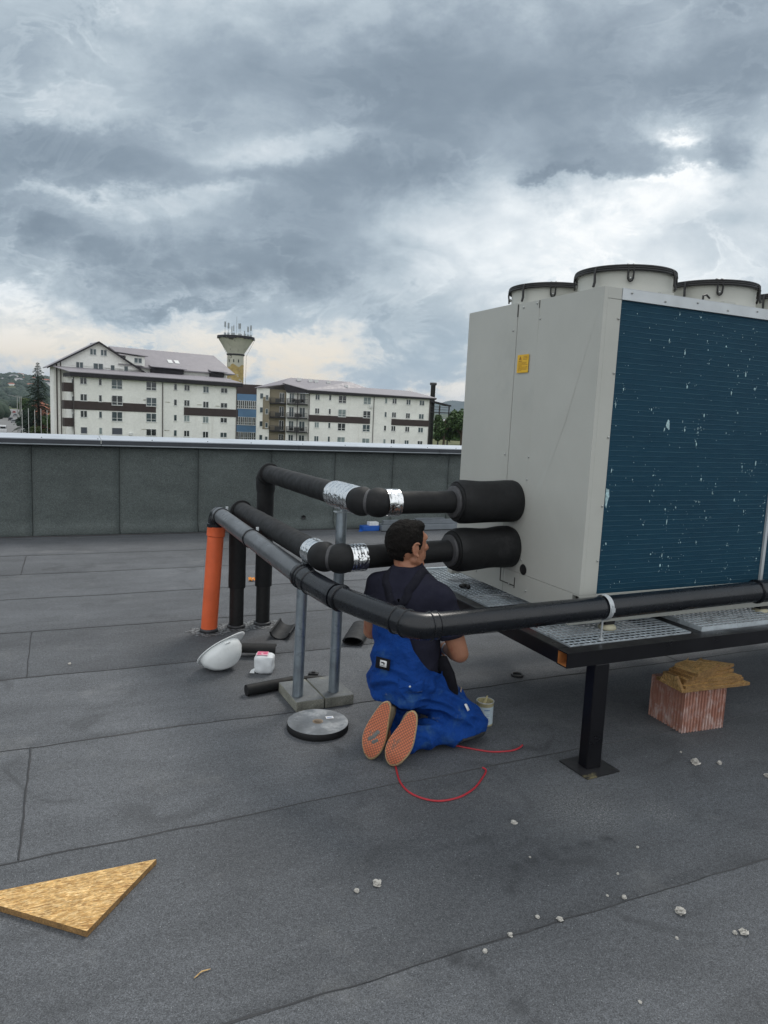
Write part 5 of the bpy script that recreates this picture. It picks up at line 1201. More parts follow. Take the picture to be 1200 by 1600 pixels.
# ---- long white block with the gabled rear wing
A = Fr((1.917, 137.325), (.983, .182))
b1 = thing('apartment_block', 'white apartment block left of the water tower, with a gabled wing and brown bands', 'apartment block', (15, 145, GZ), 'white apartment blocks beyond the parapet')
obj('wall', MB().box(0, 30.3, 0, 8, GZ, 6.1, A.M), M['render'], b1)
obj('wall', MB().box(-1.9, 14.2, 8.01, 11.5, GZ, 8.4, A.M).add([A.p(-1.9, 8.01, 8.4), A.p(14.2, 8.01, 8), A.p(5.9, 8.01, 12.9), A.p(-1.9, 11.5, 8.4), A.p(14.2, 11.5, 8), A.p(5.9, 11.5, 12.9)], [(0, 1, 2), (3, 5, 4), (0, 2, 5, 3), (1, 4, 5, 2), (0, 3, 4, 1)]), M['render'], b1)
obj('wall', MB().box(14.21, 32.0, 9.5, 22, GZ, 8.9, A.M), M['render'], b1)
# side wall strip left of the balconies, dirty streaks
obj('side_pilaster', MB().box(-1.45, -1.25, 7.9, 8.0, GZ, 8.6, A.M).box(-.75, -.6, 7.9, 8.0, GZ, 8.9, A.M), M['brownband'], b1)
rf = MB(); slab(rf, A, [(-.9, -.9, 6.92), (31.3, -.9, 6.92), (31.3, 8.6, 8.15), (-2.3, 8.6, 8.15)], .12); obj('front_roof', rf, M['roofmetal'], b1)
obj('fascia', MB().box(-.85, 31.2, -.84, -.60, 6.12, 6.79, A.M).box(-.85, -.6, -.60, 5.0, 6.12, 6.75, A.M).box(-.6, 31.2, -.60, -.003, 6.10, 6.15, A.M).box(30.9, 31.2, -.6, 8, 6.12, 6.79, A.M), M['darkfascia'], b1)
rf = MB(); slab(rf, A, [(-3.0, 7.3, 7.80), (5.9, 7.3, 13.1), (5.9, 12.0, 13.1), (-3.0, 12.0, 7.80)], .18); slab(rf, A, [(5.9, 7.3, 13.101), (15.0, 7.3, 7.75), (15.0, 14.5, 7.75), (5.9, 14.5, 13.101)], .18)
obj('gable_roof', rf, M['roofmetal'], b1)
obj('gable_edge', MB().add([A.p(-3.05, 7.22, 7.78), A.p(5.9, 7.22, 13.12), A.p(5.9, 7.22, 12.80), A.p(-3.05, 7.22, 7.46), A.p(-3.05, 7.29, 7.78), A.p(5.9, 7.29, 13.12), A.p(5.9, 7.29, 12.80), A.p(-3.05, 7.29, 7.46)], [(0, 1, 2, 3), (7, 6, 5, 4), (0, 4, 5, 1), (3, 2, 6, 7)])
    .add([A.p(5.9, 7.22, 13.12), A.p(15.05, 7.22, 7.73), A.p(15.05, 7.22, 7.41), A.p(5.9, 7.22, 12.80), A.p(5.9, 7.29, 13.12), A.p(15.05, 7.29, 7.73), A.p(15.05, 7.29, 7.41), A.p(5.9, 7.29, 12.80)], [(0, 1, 2, 3), (7, 6, 5, 4), (0, 4, 5, 1), (3, 2, 6, 7)]), M['darkfascia'], b1)
rf = MB(); slab(rf, A, [(13.0, 8.7, 9.05), (33.6, 8.7, 9.05), (31.4, 15.5, 13.0), (9.6, 15.5, 13.0)], .2); slab(rf, A, [(9.6, 15.501, 13.0), (31.4, 15.501, 13.0), (33.6, 22.5, 9.0), (9.6, 22.5, 9.0)], .2); slab(rf, A, [(31.401, 15.5, 13.0), (33.6, 8.7, 9.05), (33.6, 22.5, 9.0)], .2)
mr = obj('main_roof', rf, M['roofmetal'], b1)
for uc in (20.6, 22.0): obj('skylight', MB().add([A.p(uc+a, 10.9+b, 9.05+(10.9+b-8.7)*.581+c) for c in (.03, .14) for a, b in ((-.45, 0), (.45, 0), (.45, 1.1), (-.45, 1.1))], [(4, 5, 6, 7), (0, 1, 5, 4), (1, 2, 6, 5), (2, 3, 7, 6), (3, 0, 4, 7)]), M['winframe'], mr)
for (ua, ub) in ((9.9, 13.6), (16.0, 22.4), (28.2, 31.0)):   # recessed dormers with flat lids
    dm = obj('dormer', MB().box(ua, ub, 8.30, 9.49, 8.2, 9.0, A.M), M['darkfascia'], b1)
    q = MB(); slab(q, A, [(ua-.4, 7.6, 9.30), (ub+.4, 7.6, 9.22), (ub+.2, 10.2, 9.75), (ua-.2, 10.2, 9.75)], .12); obj('dormer_lid', q, M['roofmetal'], dm)
obj('dormer', MB().box(11.0, 14.6, 8.2, 12.0, 9.2, 11.0, A.M), M['render'], b1)
q = MB(); slab(q, A, [(8.2, 7.6, 11.6), (15.1, 7.6, 11.15), (15.3, 12.5, 11.3), (8.6, 12.5, 11.8)], .12); obj('dormer_lid', q, M['roofmetal'], b1)
window(A, 13.3, 10.7, 1.5, 1.0, 8.19, b1, 1)
obj('band', MB().box(-.05, 14.25, -.10, -.003, .42, 1.93, A.M), M['brownband'], b1)
obj('band', MB().box(19.6, 30.6, -.10, -.003, .16, 1.64, A.M), M['brownband'], b1)
for uc in (-.1, 15.5, 30.25): obj('downpipe', MB().box(uc-.07, uc+.07, -.16, -.02, GZ, 6.05, A.M), M['drainpipe'], b1)
for uc, wd, kd, zo, ht in ((1.55, 1.15, 1, .05, 1.22), (4.37, .56, 0, .0, 1.22), (7.24, 1.9, 2, .1, 1.75), (13.4, 1.9, 2, 0, 1.6), (17.95, .62, 0, -.15, 1.2), (20.16, 1.1, 1, -.2, 1.2), (23.93, 1.15, 1, -.4, 1.25), (27.64, 1.4, 1, -.6, 1.0)):
    for r in range(4):
        k = kd if kd != 2 or r < 3 else 1; h_ = ht if not (kd == 2 and r == 3) else 1.3
        if r == 3 and uc in (1.55, 7.24): k = 3
        window(A, uc, 6.05-2.9*r+zo*(.5), wd, h_, -.10 if False else 0.0-(.0985 if r == 1 and kd == 2 else 0), b1, k, gl())
for uc, zt, wd, kd in ((5.0, 11.6, 1.15, 1), (6.9, 11.6, 1.15, 1), (2.6, 9.0, 1.3, 1), (5.9, 9.0, 1.8, 1), (8.5, 8.9, .8, 0), (11.0, 8.9, .8, 0)): window(A, uc, zt+.1, wd, 1.15, 8.01, b1, kd, gl())
for zt in (5.0, 1.95, -1.1):   # balconies round the left corner
    bc = obj('balcony', MB().box(-1.55, -.12, .4, 2.2, zt-1.55, zt-1.45, A.M).box(-1.55, -.12, .36, .40, zt-1.45, zt, A.M).box(-1.60, -1.551, .36, 2.2, zt-1.5, zt, A.M), M['brownband'], b1)
    obj('balcony_door', MB().box(-.03, -.005, .8, 1.7, zt-1.4, zt+.7, A.M), M['glass'], b1)
obj('balcony_posts', MB().box(-1.5, -1.45, .42, .47, GZ, 6.1, A.M).box(-1.5, -1.45, 2.1, 2.15, GZ, 6.1, A.M), M['winframe'], b1)
obj('wall_unit', MB().box(9.35, 9.95, -.35, -.01, -3.95, -3.5, A.M), M['winframe'], b1)
for uc, z in ((11.6, -2.8), (11.9, 2.6), (15.9, -2.9), (16.0, 2.4), (22.2, 2.2), (25.9, 2.1)): obj('vent_pipe', MB().box(uc, uc+.9, -.06, -.01, z, z+.12, A.M), M['concrete'], b1)

# ---- second white block
B = Fr((47.637, 145.238), (.972, -.237))
b2 = thing('apartment_block', 'white apartment block right of the water tower, with stacked dark balconies at its left end', 'apartment block', (60, 148, GZ), 'white apartment blocks beyond the parapet')
obj('wall', MB().box(0, 26.3, 0, 11, GZ, 5.72, B.M), M['render'], b2)
obj('wall', MB().box(-4.7, -.01, 1.6, 11, GZ, 5.72, B.M), M['render'], b2)
obj('beige_wall', MB().box(-8.2, -4.71, 3.2, 11, GZ, 6.3, B.M), M['render_ochre'], b2)
obj('wall', MB().box(-10.9, -8.21, 2.6, 11, GZ, 6.4, B.M), M['render'], b2)
obj('beige_panel', MB().box(-9.6, -8.25, 2.5, 2.598, -2.2, 4.6, B.M), M['render_ochre'], b2)
rf = MB(); slab(rf, B, [(-.4, -.8, 6.48), (27.6, -.8, 6.10), (23.5, 8, 7.65), (13.4, 8, 7.85)], .12); slab(rf, B, [(-.4, -.8, 6.481), (13.4, 8, 7.851), (9.5, 8, 8.95), (-3.6, 8, 9.15)], .12); slab(rf, B, [(-.4, -.8, 6.48), (-3.6, 8, 9.149), (-5.6, 2.2, 7.75)], .12)
slab(rf, B, [(-11.4, 2.0, 6.45), (-5.0, 2.0, 7.5), (-3.6, 8, 9.15), (-4.2, 9, 9.0)], .12); slab(rf, B, [(13.4, 8.01, 7.8), (23.5, 8.01, 7.6), (27.6, 12, 6.1), (-11, 12, 6.3), (-3.6, 8.01, 9.0), (9.5, 8.01, 8.8)], .1)
r2 = obj('roof', rf, M['roofmetal'], b2)
obj('fascia', MB().box(-.35, 27.5, -.75, -.5, 5.72, 6.04, B.M).add([B.p(-.4, -.74, 5.72), B.p(27.5, -.74, 5.72), B.p(27.5, -.74, 5.98), B.p(-.4, -.74, 6.36)], [(0, 1, 2, 3)]).box(-.3, 27.4, -.5, -.003, 5.70, 5.75, B.M), M['darkfascia'], b2)
obj('corner_fascia', MB().add([B.p(-.4, -.72, 5.72), B.p(-.4, -.72, 6.36), B.p(-5.6, 2.25, 7.6), B.p(-4.7, 1.55, 5.72)], [(0, 1, 2, 3)]).add([B.p(-.2, -.60, 5.72), B.p(-.2, -.60, 6.36), B.p(-5.4, 2.35, 7.6), B.p(-4.5, 1.65, 5.72)], [(3, 2, 1, 0)]), M['darkfascia'], b2)
for uc in (-1.9, .6, 1.9, 4.6, 7.1, 8.5):
    w_ = 5.4; zz = 6.48+(w_+.8)*.155+(.0 if uc > 5 else .9-uc*.05)+.45
    obj('skylight', MB().box(uc-.42, uc+.42, w_, w_+.9, zz-.5, zz+.18, B.M), M['winframe'], r2)
obj('band', MB().box(-.05, 13.2, -.10, -.003, -.13, 1.26, B.M), M['brownband'], b2)
obj('band', MB().box(17.9, 26.35, -.10, -.003, -.16, 1.17, B.M), M['brownband'], b2)
for uc in (.05, 13.9, 26.25): obj('downpipe', MB().box(uc-.06, uc+.06, -.16, -.02, GZ, 5.7, B.M), M['drainpipe'], b2)
for uc, wd, kd, zo, ht in ((1.75, .95, 1, 0, 1.2), (4.43, .5, 0, 0, 1.2), (7.07, 1.66, 2, -.02, 1.6), (12.44, 1.6, 2, -.1, 1.5), (16.56, .52, 0, -.1, 1.15), (18.4, .95, 1, -.1, 1.15), (21.5, .95, 1, -.15, 1.15), (24.5, 1.12, 1, -.2, 1.12)):
    for r in range(4): window(B, uc, 5.66-2.93*r+zo, wd, ht if not (kd == 2 and r == 3) else 1.15, -(.0985 if r == 1 and kd == 2 else 0), b2, kd if r < 3 or kd != 2 else 1, gl())
for r in range(4):
    z = 3.45-2.93*r
    for (ua, ub, w0, wb) in ((-4.6, -.25, .35, 1.59), (-8.1, -4.75, 2.0, 3.19)):
        bc = obj('balcony', MB().box(ua, ub, w0, wb, z-.22, z, B.M), M['darkfascia'], b2); q = MB()
        q.box(ua, ub, w0, w0+.05, z+1.0, z+1.06, B.M); k = ua+.06
        while k < ub: q.box(k-.02, k+.02, w0+.01, w0+.04, z, z+1.0, B.M); k += .17
        q.box(ua, ua+.04, w0+.051, wb, z, z+1.0, B.M); q.box((ua+ub)/2-.6, (ua+ub)/2+.5, w0+.06, w0+.09, z+.05, z+.9, B.M); obj('railing', q, M['railing'], bc)
    window(B, -3.6, z+2.2, 1.0, 2.1, 1.59, b2, 1, 'glass'); window(B, -1.3, z+2.2, 1.2, 2.1, 1.59, b2, 1, 'glass'); window(B, -5.6, z+2.2, 1.0, 2.1, 3.19, b2, 1, 'glassdark'); window(B, -9.9, z+1.9, .7, 1.2, 2.59, b2, 0, 'glass'); window(B, -8.75, z+1.6, .6, 1.1, 2.49, b2, 0, 'glass')
obj('balcony_post', MB().box(-2.5, -2.3, .36, .5, GZ, 5.7, B.M), M['darkfascia'], b2)
for (uc, z) in ((-3.2, 4.2), (-1.4, 4.1), (-1.7, 1.1), (-1.2, -1.9), (-3.5, -1.9)): obj('balcony_clutter', MB().sphere(B.p(uc, .9, z), .35, 8, 6, sc=(1.2, 1, .9)), M['rubber'], b2)
obj('wall_unit', MB().box(12.9, 13.5, -.35, -.01, 3.3, 3.85, B.M), M['winframe'], b2)

# ---- blue and brown office block between them
Cf = Fr((37.6, 171.5), (.96, -.28))
b3 = thing('office_block', 'brown and blue office block between the two white apartment blocks', 'office block', (42, 174, GZ))
obj('brown_wall', MB().box(-3, 12, 0, 9, 5.45, 7.75, Cf.M).box(-3, .4, 0, 9, GZ, 5.44, Cf.M), M['brownband'], b3)
obj('blue_wall', MB().box(.41, 12, .02, 9, GZ, 5.44, Cf.M), M['blueclad'], b3)
for r, z in enumerate((3.9, .0, -3.6)):
    for k in range(6): window(Cf, .95+.92*k, z, .86, 1.9, .02, b3, 2, 'glassdark')

# ---- water tower
wt = thing('water_tower', 'old concrete mushroom water tower with peeling ochre shaft and aerials on its rim', 'water tower', (78, 355, GZ))
TC = Vector((78.3, 356.5, 0)); R1, R2, R3 = 3.95, 4.15, 8.9
obj('shaft', MB().lathe([(R1, GZ), (R1, 24.0), (R1-.02, 27.0), (R1-.05, 28.6)], TC, 40), M['concrete'], wt)
q = MB(); n = 40; vs = []
for k in range(n+1):
    a = 2*PI*k/n; zt = 22.3+2.6*mnoise.noise(Vector((math.cos(a)*1.6, math.sin(a)*1.6, 4)))+1.6*math.cos((a-PI*1.45)); vs += [TC+Vector((math.cos(a)*(R1+.04), math.sin(a)*(R1+.04), GZ)), TC+Vector((math.cos(a)*(R1+.04), math.sin(a)*(R1+.04), zt))]
q.add(vs, [(2*k, 2*k+2, 2*k+3, 2*k+1) for k in range(n)], True); obj('ochre_coat', q, M['ochre'], wt)
obj('collar', MB().lathe([(R1, 28.0), (R2+.25, 28.2), (R2+.25, 28.7), (R2, 28.8)], TC, 40), M['darkfascia'], wt)
obj('tank', MB().lathe([(R2, 28.7), (R2+.05, 29.2), (8.55, 35.9), (8.95, 36.5), (8.95, 36.9), (.01, 38.1)], TC, 48), M['concrete'], wt)
q = MB()
for k in range(48):
    a = 2*PI*k/48; h_ = .7+.6*rnd.random(); q.box(8.86, 9.05, -.60, .60, 36.9-h_, 37.15, Matrix.Translation(TC) @ Matrix.Rotation(a, 4, 'Z'))
obj('crumbling_rim', q, M['darkfascia'], wt)
for k, a in enumerate((-.9, -.25, .35)): obj('slot_window', MB().box(-.25, .25, -R1-.07, -R1+.02, 24.6, 26.0, Matrix.Translation(TC) @ Matrix.Rotation(a-.2, 4, 'Z')), M['darkfascia'], wt)
for (dx, h_, n_, yy) in ((-6.0, 6.6, 2, -3), (-4.6, 6.0, 2, -4), (-3.0, 4.4, 1, -5), (-2.1, 4.9, 1, -5), (.6, 6.2, 2, -4), (1.6, 6.4, 1, -3), (3.2, 2.8, 1, -5), (5.2, 5.2, 2, -3), (6.6, 5.9, 2, -3), (-.2, 9.5, 0, -2)):
    q = MB(); b0 = TC+Vector((dx, yy, 37.1)); q.tube([b0, b0+Vector((0, 0, h_))], .09, 6)
    for s_ in range(n_): q.box(b0.x-.42+s_*.55, b0.x-.14+s_*.55, b0.y-.2, b0.y, b0.z+h_-2.7, b0.z+h_-.1)
    if n_: q.box(b0.x-.5, b0.x+.5, b0.y-.3, b0.y+.3, b0.z, b0.z+1.3)
    obj('antenna', q, M['antenna'], wt)
for s_ in (-1, 1): obj('guy_cable', MB().tube([TC+Vector((s_*9.1, -2, 36.4)), TC+Vector((s_*4.7, -2.5, 28.0)), TC+Vector((s_*4.3, -2.5, GZ))], .07, 5), M['railing'], wt)

# ---- tall stack with a covered stair behind the right end of the second block
sk = thing('stack_tower', 'slim dark metal stack with a covered landing behind the right end of the white block', 'stack', (79, 148, GZ))
obj('flue', MB().lathe([(.55, GZ), (.55, 9.3), (.8, 9.35), (.8, 9.9), (.0001, 9.9)], (78.7, 148.3, 0), 16), M['railing'], sk)
obj('landing_roof', MB().add([Vector(p) for p in ((76.5, 146, 5.9), (82.5, 146, 4.9), (82.5, 149, 5.0), (76.5, 149, 6.0), (76.5, 146, 5.6), (82.5, 146, 4.6), (82.5, 149, 4.7), (76.5, 149, 5.7))], [(0, 1, 2, 3), (7, 6, 5, 4), (0, 4, 5, 1), (1, 5, 6, 2), (2, 6, 7, 3), (3, 7, 4, 0)]), M['darkfascia'], sk)
q = MB()
for x in (77, 79.5, 82): q.box(x, x+.25, 146.2, 146.45, GZ, 4.8)
for z in (3,): q.box(76.8, 82.2, 146.0, 149, z, z+.2)
for z in (.7, 3.7, 4.3): q.box(76.8, 82.2, 146.1, 146.15, z, z+.08)
obj('frame', q, M['railing'], sk)

# ---- trees
def crown(c, r, n, size, seed, sub=9):
    """leaf cards in several loose clumps, uneven outline with gaps"""
    rr = random.Random(seed); q = MB(); cl = []
    for i in range(sub):
        d_ = Vector((rr.gauss(0, 1), rr.gauss(0, 1), rr.gauss(0, .8))).normalized()*rr.uniform(.25, .85); cl.append((Vector(c)+Vector((d_.x*r[0], d_.y*r[1], d_.z*r[2])), rr.uniform(.28, .5)))
    for i in range(n):
        cc_, k = rr.choice(cl); d_ = Vector((rr.gauss(0, 1), rr.gauss(0, 1), rr.gauss(0, 1))).normalized()*(rr.random()**.4)
        p = cc_+Vector((d_.x*r[0], d_.y*r[1], d_.z*r[2]))*k; s_ = size*rr.uniform(.6, 1.5)
        a = Vector((rr.gauss(0, 1), rr.gauss(0, 1), rr.gauss(0, 1))).normalized(); b = a.cross(Vector((rr.gauss(0, 1), rr.gauss(0, 1), 1))).normalized()
        q.add([p+a*s_, p+b*s_*.6, p-a*s_, p-b*s_*.6], [(0, 1, 2, 3)])
    return q
def tree(x, y, h_, r, label, seed, m='foliage', n=1500, size=.35, group=None, gz=GZ):
    t = thing('tree', label, 'tree', (x, y, gz), group)
    q = MB(); q.tube([(x, y, gz), (x+.1, y, gz+h_*.45), (x+.25, y, gz+h_*.8)], [h_*.03, h_*.022, h_*.008], 7)
    rr = random.Random(seed)
    for k in range(5):
        a = rr.uniform(0, 2*PI); z0_ = gz+h_*rr.uniform(.3, .6); q.tube([(x+.1, y, z0_), (x+math.cos(a)*r*.6, y+math.sin(a)*r*.6, z0_+h_*.25)], [h_*.012, h_*.004], 5)
    obj('trunk', q, M['bark'], t)
    obj('crown', crown((x, y, gz+h_*.62), (r, r, h_*.40), n, size, seed), M[m], t, fixn=False)
def conifer(x, y, h_, r, label, seed, group=None, gz=GZ, layers=46):
    t = thing('conifer', label, 'conifer', (x, y, gz), group); rr = random.Random(seed)
    obj('trunk', MB().tube([(x, y, gz), (x, y, gz+h_)], [h_*.022, .02], 8), M['bark'], t)
    q = MB()
    for i in range(layers):
        f = (i+.5)/layers; z = gz+h_*(.06+.94*f); R = r*(1-f)**.85*(1+.22*rr.uniform(-1, 1))+.12; nb = int(8+9*(1-f))
        for k in range(nb):
            a = rr.uniform(0, 2*PI); L = R*rr.uniform(.65, 1.12); dv = Vector((math.cos(a), math.sin(a), 0)); sd_ = Vector((-dv.y, dv.x, 0))
            m_ = max(3, int(L/.28))
            for j in range(m_):
                s_ = (j+1)/m_; p = Vector((x, y, z))+dv*L*s_+Vector((0, 0, -.34*L*s_*s_+.10*L*s_)); wd = .32*(1.15-s_)*min(1.4, L)*.8+.16
                for e in (-1, 1): q.add([p, p+dv*.16+sd_*e*wd*.5+Vector((0, 0, -.05)), p+dv*.05+sd_*e*wd+Vector((0, 0, -.22*rr.random()-.05)), p-dv*.2+sd_*e*wd*.4], [(0, 1, 2, 3)])
    obj('crown', q, M['foliage_dark'], t, fixn=False)
conifer(-4.9, 179.5, 17.2, 4.6, 'tall dark spruce standing left of the gabled white block', 4)
for i, (x, y, h_, r, m_, lab) in enumerate(((-1.2, 172, 6.5, 2.8, 'foliage', 'bushy tree filling the gap between the spruce and the white block'), (-4.6, 160, 3.2, 1.6, 'foliage2', 'low shrub in front of the spruce foot'), (-7.6, 190, 6.2, 2.2, 'foliage_dark', 'dark tree just left of the spruce'),
        (-24.5, 215, 15.5, 5.5, 'foliage_dark', 'broad dark tree at the left edge beside the street'), (-21.5, 186, 7.0, 2.8, 'foliage', 'round tree at the left edge in front of the broad dark tree'), (-13.0, 330, 9, 4, 'foliage', 'roadside tree far behind the spruce'), (-47, 520, 14, 8, 'foliage', 'large tree far down the left side of the street'), (-17, 420, 10, 6, 'foliage2', 'loose tree far down the right side of the street'))):
    tree(x, y, h_, r, lab, 20+i, m_, 1300, .32+.0012*(y-150))
gt = 'trees right of the white blocks'
for i, (x, y, h_, r, m_, lab) in enumerate(((77.6, 140, 10.8, 3.2, 'foliage', 'leafy tree hiding the foot of the dark metal stack'), (81.0, 138, 12.4, 4.0, 'foliage', 'tallest light-green tree against the corner of the right white block'), (86.5, 137, 11.4, 3.9, 'foliage', 'green tree in the middle of the clump beside the chiller'), (91.0, 135, 9.8, 4.0, 'foliage_dark', 'darker green tree of the clump, nearest the chiller edge'), (84.0, 131, 8.0, 3.2, 'foliage2', 'low olive tree in front of the clump beside the chiller'), (97, 140, 10.5, 4.5, 'foliage', 'tree of the clump mostly hidden behind the chiller'))):
    tree(x, y, h_, r, lab, 60+i, m_, 2600, .30, gt)

# ---- street on the left with cars, poles and houses
struct('street', MB().add([(-26, 120, GZ+.05), (-7.2, 120, GZ+.05), (-5.9, 167, GZ+.05), (-12.4, 280, GZ+.05), (-32, 741, GZ+.05), (-60, 741, GZ+.05), (-27, 280, GZ+.05), (-22, 167, GZ+.05)], [(0, 1, 2, 7), (7, 2, 3, 6), (6, 3, 4, 5)]), M['asphalt'])
def car(x, y, az, paint, label, van=False):
    Mx = Matrix.Translation((x, y, GZ+.052)) @ Rz(az); t = thing('car' if not van else 'van', label, 'van' if van else 'car', (x, y, GZ+.052), 'vehicles on the street at the left')
    h_ = 2.0 if van else 1.42; prof = [(-2.1, .3), (-2.1, .85), (-1.95, h_*.62), (-1.6, h_) if van else (-1.45, h_*.95), (.9, h_) if van else (.25, h_), (1.5, h_*.62) if van else (1.0, h_*.66), (2.05, .8), (2.1, .3)]
    bmq = MB(); n = len(prof); vs = []
    for s_ in (-.82, .82):
        for (a, b) in prof: vs.append(Mx @ Vector((s_*(1 if b < 1 else .86), a, b)))
    bmq.add(vs, [tuple(range(n)), tuple(reversed(range(n, 2*n)))]+[(i, (i+1) % n, n+(i+1) % n, n+i) for i in range(n)]); obj('body', bmq, M[paint], t, bev=.06)
    g_ = MB(); g_.box(-.62, .62, -2.06, -1.75, h_*.62, h_*.86, Mx); g_.box(-.84, .84, -1.2, .5, h_*.64, h_*.88, Mx); obj('windows', g_, M['glassdark'], t)
    for sx in (-.76, .76):
        for sy in (-1.3, 1.3): obj('wheel', MB().lathe([(.01, -.1), (.31, -.1), (.31, .1), (.01, .1)], (0, 0, 0), 14, Mx @ Matrix.Translation((sx, sy, .31)) @ Ry(90)), M['rubber'], t)
for i, (x, y, az, p_, lab, v_) in enumerate(((-13.9, 206, 4, 'carwhite', 'white van driving away down the street', True), (-9.6, 222, 3, 'carwhite', 'white car parked on the right of the street behind the van', False), (-21.2, 204, 184, 'cardark', 'dark car with its front at the left edge of the photo', False),
        (-24.2, 262, 3, 'carwhite', 'white car parked on the left kerb, nearest', False), (-22.2, 290, 4, 'cargrey', 'grey car parked behind the white one at the left kerb', False), (-19.4, 330, 4, 'cardark', 'dark car in the middle of the street', False), (-30.5, 360, 5, 'carwhite', 'white car farther along the left kerb', False), (-22.5, 420, 5, 'cargrey', 'grey car on the right side far down the street', False), (-36, 470, 5, 'carwhite', 'white car farthest down the left kerb', False), (-28.5, 520, 5, 'carred', 'red car far down the street', False), (-34.5, 600, 5, 'carwhite', 'white car at the far end of the street', False), (-16.6, 300, 4, 'cargrey', 'grey car parked right of the street under the poles', False))):
    car(x, y, az, p_, lab, v_)
for i, (x, y, h_, lab) in enumerate(((-10.8, 212, 9.5, 'street pole standing beside the white van'), (-12.6, 262, 9.5, 'street pole second along the right kerb'), (-14.8, 318, 10, 'street pole third along the right kerb'), (-18.5, 400, 10, 'street pole farthest along the right kerb'), (-27.0, 300, 10, 'street pole on the left kerb'))):
    t = thing('street_pole', lab, 'street pole', (x, y, GZ), 'poles along the street'); obj('pole', MB().tube([(x, y, GZ), (x, y, GZ+h_)], [.14, .09], 8), M['pole'], t); obj('arm', MB().tube([(x, y, GZ+h_-.1), (x-1.6, y, GZ+h_+.25)], .05, 6), M['pole'], t); obj('lamp_head', MB().box(x-2.1, x-1.5, y-.15, y+.15, GZ+h_+.16, GZ+h_+.30), M['cargrey'], t)
for i in range(6):
    x = -6.9+1.05*i; y = 150+.6*i; o = obj('flagpole', MB().tube([(x, y, GZ), (x, y, GZ+6.9+.25*(i % 2))], .05, 6), M['winframe']); tag(o, 'bare white flagpole in the row before the spruce', 'flagpole', 'row of bare flagpoles')
def house(x, y, w_, d_, h_, az, label, wall='render', roof='tilered', gz=GZ, grp=None, cat='house'):
    f = Fr((x, y), (math.cos(rad(az)), math.sin(rad(az)))); t = thing('house', label, cat, (x, y, gz), grp)
    obj('wall', MB().box(0, w_, 0, d_, gz-2, gz+h_, f.M), M[wall], t)
    q = MB(); P = [f.p(-.4, -.4, gz+h_), f.p(w_+.4, -.4, gz+h_), f.p(w_+.4, d_+.4, gz+h_), f.p(-.4, d_+.4, gz+h_), f.p(w_*.2, d_/2, gz+h_*1.45), f.p(w_*.8, d_/2, gz+h_*1.45)]
    q.add(P, [(0, 1, 5, 4), (1, 2, 5), (2, 3, 4, 5), (3, 0, 4), (3, 2, 1, 0)]); obj('roof', q, M[roof], t)
    if y < 900:
        for k in range(max(1, int(w_/3))): window(f, 1.5+3*k, gz+h_-.8, 1.1, 1.3, 0, t, 0, 'glassdark')
house(-8.4, 236, 7, 8, 4.2, -3, 'brick-red house behind the foot of the spruce', 'tilered'); house(-3.2, 225, 9, 8, 5.5, -2, 'red-roofed house between the spruce and the gabled block', 'tilered')
house(-13.5, 350, 9, 10, 5, -3, 'pale house right of the street beyond the poles'); house(-19, 470, 10, 10, 6, -4, 'pale house far along the right of the street'); house(-52, 420, 12, 10, 6, 3, 'pale house at the left edge of the street'); house(-58, 640, 14, 10, 6, 3, 'white house at the far left end of the street', 'render', 'roofmetal')
# low field house on the plain at the right
house(620, 1180, 60, 30, 6, -20, 'long pale hall on the plain beyond the right-hand trees', 'render', 'roofmetal', cat='hall')

# ---- hills and mountains
def ridge(name, m_, az0, az1, dist, depth, fh, n=160, rows=14, seed=0, base=GZ-3):
    q = MB(); vs = []
    for j in range(rows+1):
        f = j/rows; D = dist+depth*f
        for i in range(n+1):
            a = rad(az0+(az1-az0)*i/n); hgt = fh(az0+(az1-az0)*i/n)*math.sin(f*PI*.5)**1.25
            hgt *= 1+.10*mnoise.noise(Vector((i*.22, j*.6, seed)))
            vs.append((math.sin(a)*D, math.cos(a)*D, base+max(0, hgt)+f*2))
    q.add(vs, [(j*(n+1)+i, j*(n+1)+i+1, (j+1)*(n+1)+i+1, (j+1)*(n+1)+i) for j in range(rows) for i in range(n)], True)
    o = obj(name, q, M[m_], fixn=False); tag(o, kind='structure'); return q
def fnoise(x, s): return mnoise.noise(Vector((x, s, 0)))+.5*mnoise.noise(Vector((x*2.3, s, 1)))+.25*mnoise.noise(Vector((x*5, s, 2)))+.12*mnoise.noise(Vector((x*13, s, 3)))
lh = lambda a: 92*max(0, min(1, (24-a)/22))+9*fnoise(a*.5, 3)+6
ridge('hills', 'hill', -14, 26, 1500, 1700, lh, 260, 18, 1)
ridge('hills', 'hill', 20, 66, 2500, 1400, lambda a: 32+10*fnoise(a*.4, 8)+ .6*(a-20), 200, 10, 2)
ridge('mountains', 'mount', 14, 70, 6200, 1700, lambda a: (250*min(1, max(0, (a-20)/10)))*(.90+.16*fnoise(a*.11+3, 5)+.012*(a-30)), 240, 12, 3)
r9 = random.Random(11)
hm = [(-3.9, 2350), (-3.1, 2300), (-3.4, 2500), (-2.6, 2450), (-2.0, 2600), (-1.4, 2380), (-3.8, 2750), (-2.9, 2800), (-1.8, 2820), (-.9, 2550), (-.4, 2700), (-3.5, 2100), (-2.3, 2150), (-1.2, 2200), (-.2, 2480)]
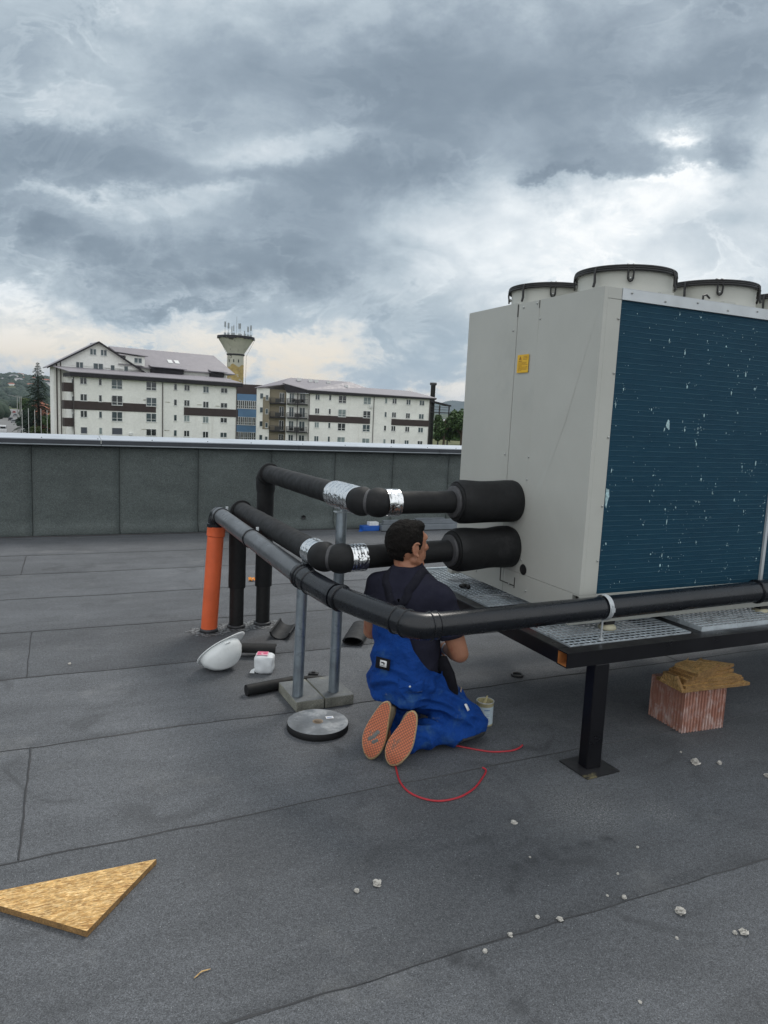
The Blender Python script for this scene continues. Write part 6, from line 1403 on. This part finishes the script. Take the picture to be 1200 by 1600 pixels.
for i, (a, D) in enumerate(hm):
    f = (D-1500)/1700; z = GZ-3+lh(a)*math.sin(f*PI*.5)**1.25-1
    house(math.sin(rad(a))*D, math.cos(rad(a))*D, r9.uniform(14, 30), 14, r9.uniform(5, 9), r9.uniform(-20, 20), 'tiny pale house scattered on the left hillside', 'render', r9.choice(['tilered', 'roofmetal']), z, 'tiny houses on the left hillside')
q = MB(); r9 = random.Random(12)
for i in range(1500):
    a = r9.uniform(-7, 1); D = r9.uniform(1600, 3150); f = (D-1500)/1700; z = GZ-3+lh(a)*math.sin(f*PI*.5)**1.25; x = math.sin(rad(a))*D; y = math.cos(rad(a))*D; s_ = r9.uniform(4, 10)
    q.sphere((x, y, z+s_*.35), s_, 6, 4, sc=(1, 1, .8))
tag(obj('hillside_wood', q, M['foliage_dark'], fixn=False), 'scattered wood covering the left hillside', 'wood', kind='stuff')
q = MB()
for i in range(1400):
    a = r9.uniform(25, 36); D = 300+2300*r9.random(); x = math.sin(rad(a))*D; y = math.cos(rad(a))*D; s_ = r9.uniform(2.5, 6)*(.6+D/2500)
    if 560 < x < 720 and 1100 < y < 1230: continue
    q.sphere((x, y, GZ+s_*.4), s_, 6, 4, sc=(1.3, 1, .7))
tag(obj('plain_wood', q, M['foliage'], fixn=False), 'low woods and hedges covering the plain at the right', 'wood', kind='stuff')
q = MB()
for i in range(220):
    a = r9.uniform(-5.2, -1.2); D = 330+1100*r9.random(); x = math.sin(rad(a))*D; y = math.cos(rad(a))*D
    if -3.9 < a < -2.2 and D < 760: continue
    s_ = r9.uniform(3, 6); q.sphere((x, y, GZ+s_*.5), s_, 6, 4)
tag(obj('valley_wood', q, M['foliage_dark'], fixn=False), 'far trees along both sides of the street', 'wood', kind='stuff')
# ---- air
hz = MB().box(-16100, 16100, -3100, 16100, -9, 420)
mh = bpy.data.materials.new('haze'); mh.use_nodes = True; g = N(mh.node_tree); g.n.clear()
pv = g.new('ShaderNodeVolumePrincipled'); pv.inputs['Color'].default_value = (.72, .84, 1.0, 1); pv.inputs['Density'].default_value = .00006; pv.inputs['Anisotropy'].default_value = .2
g.l.new(pv.outputs[0], g.new('ShaderNodeOutputMaterial').inputs['Volume'])
tag(obj('haze', hz, mh), 'thin blue haze in the air', 'haze', kind='stuff')
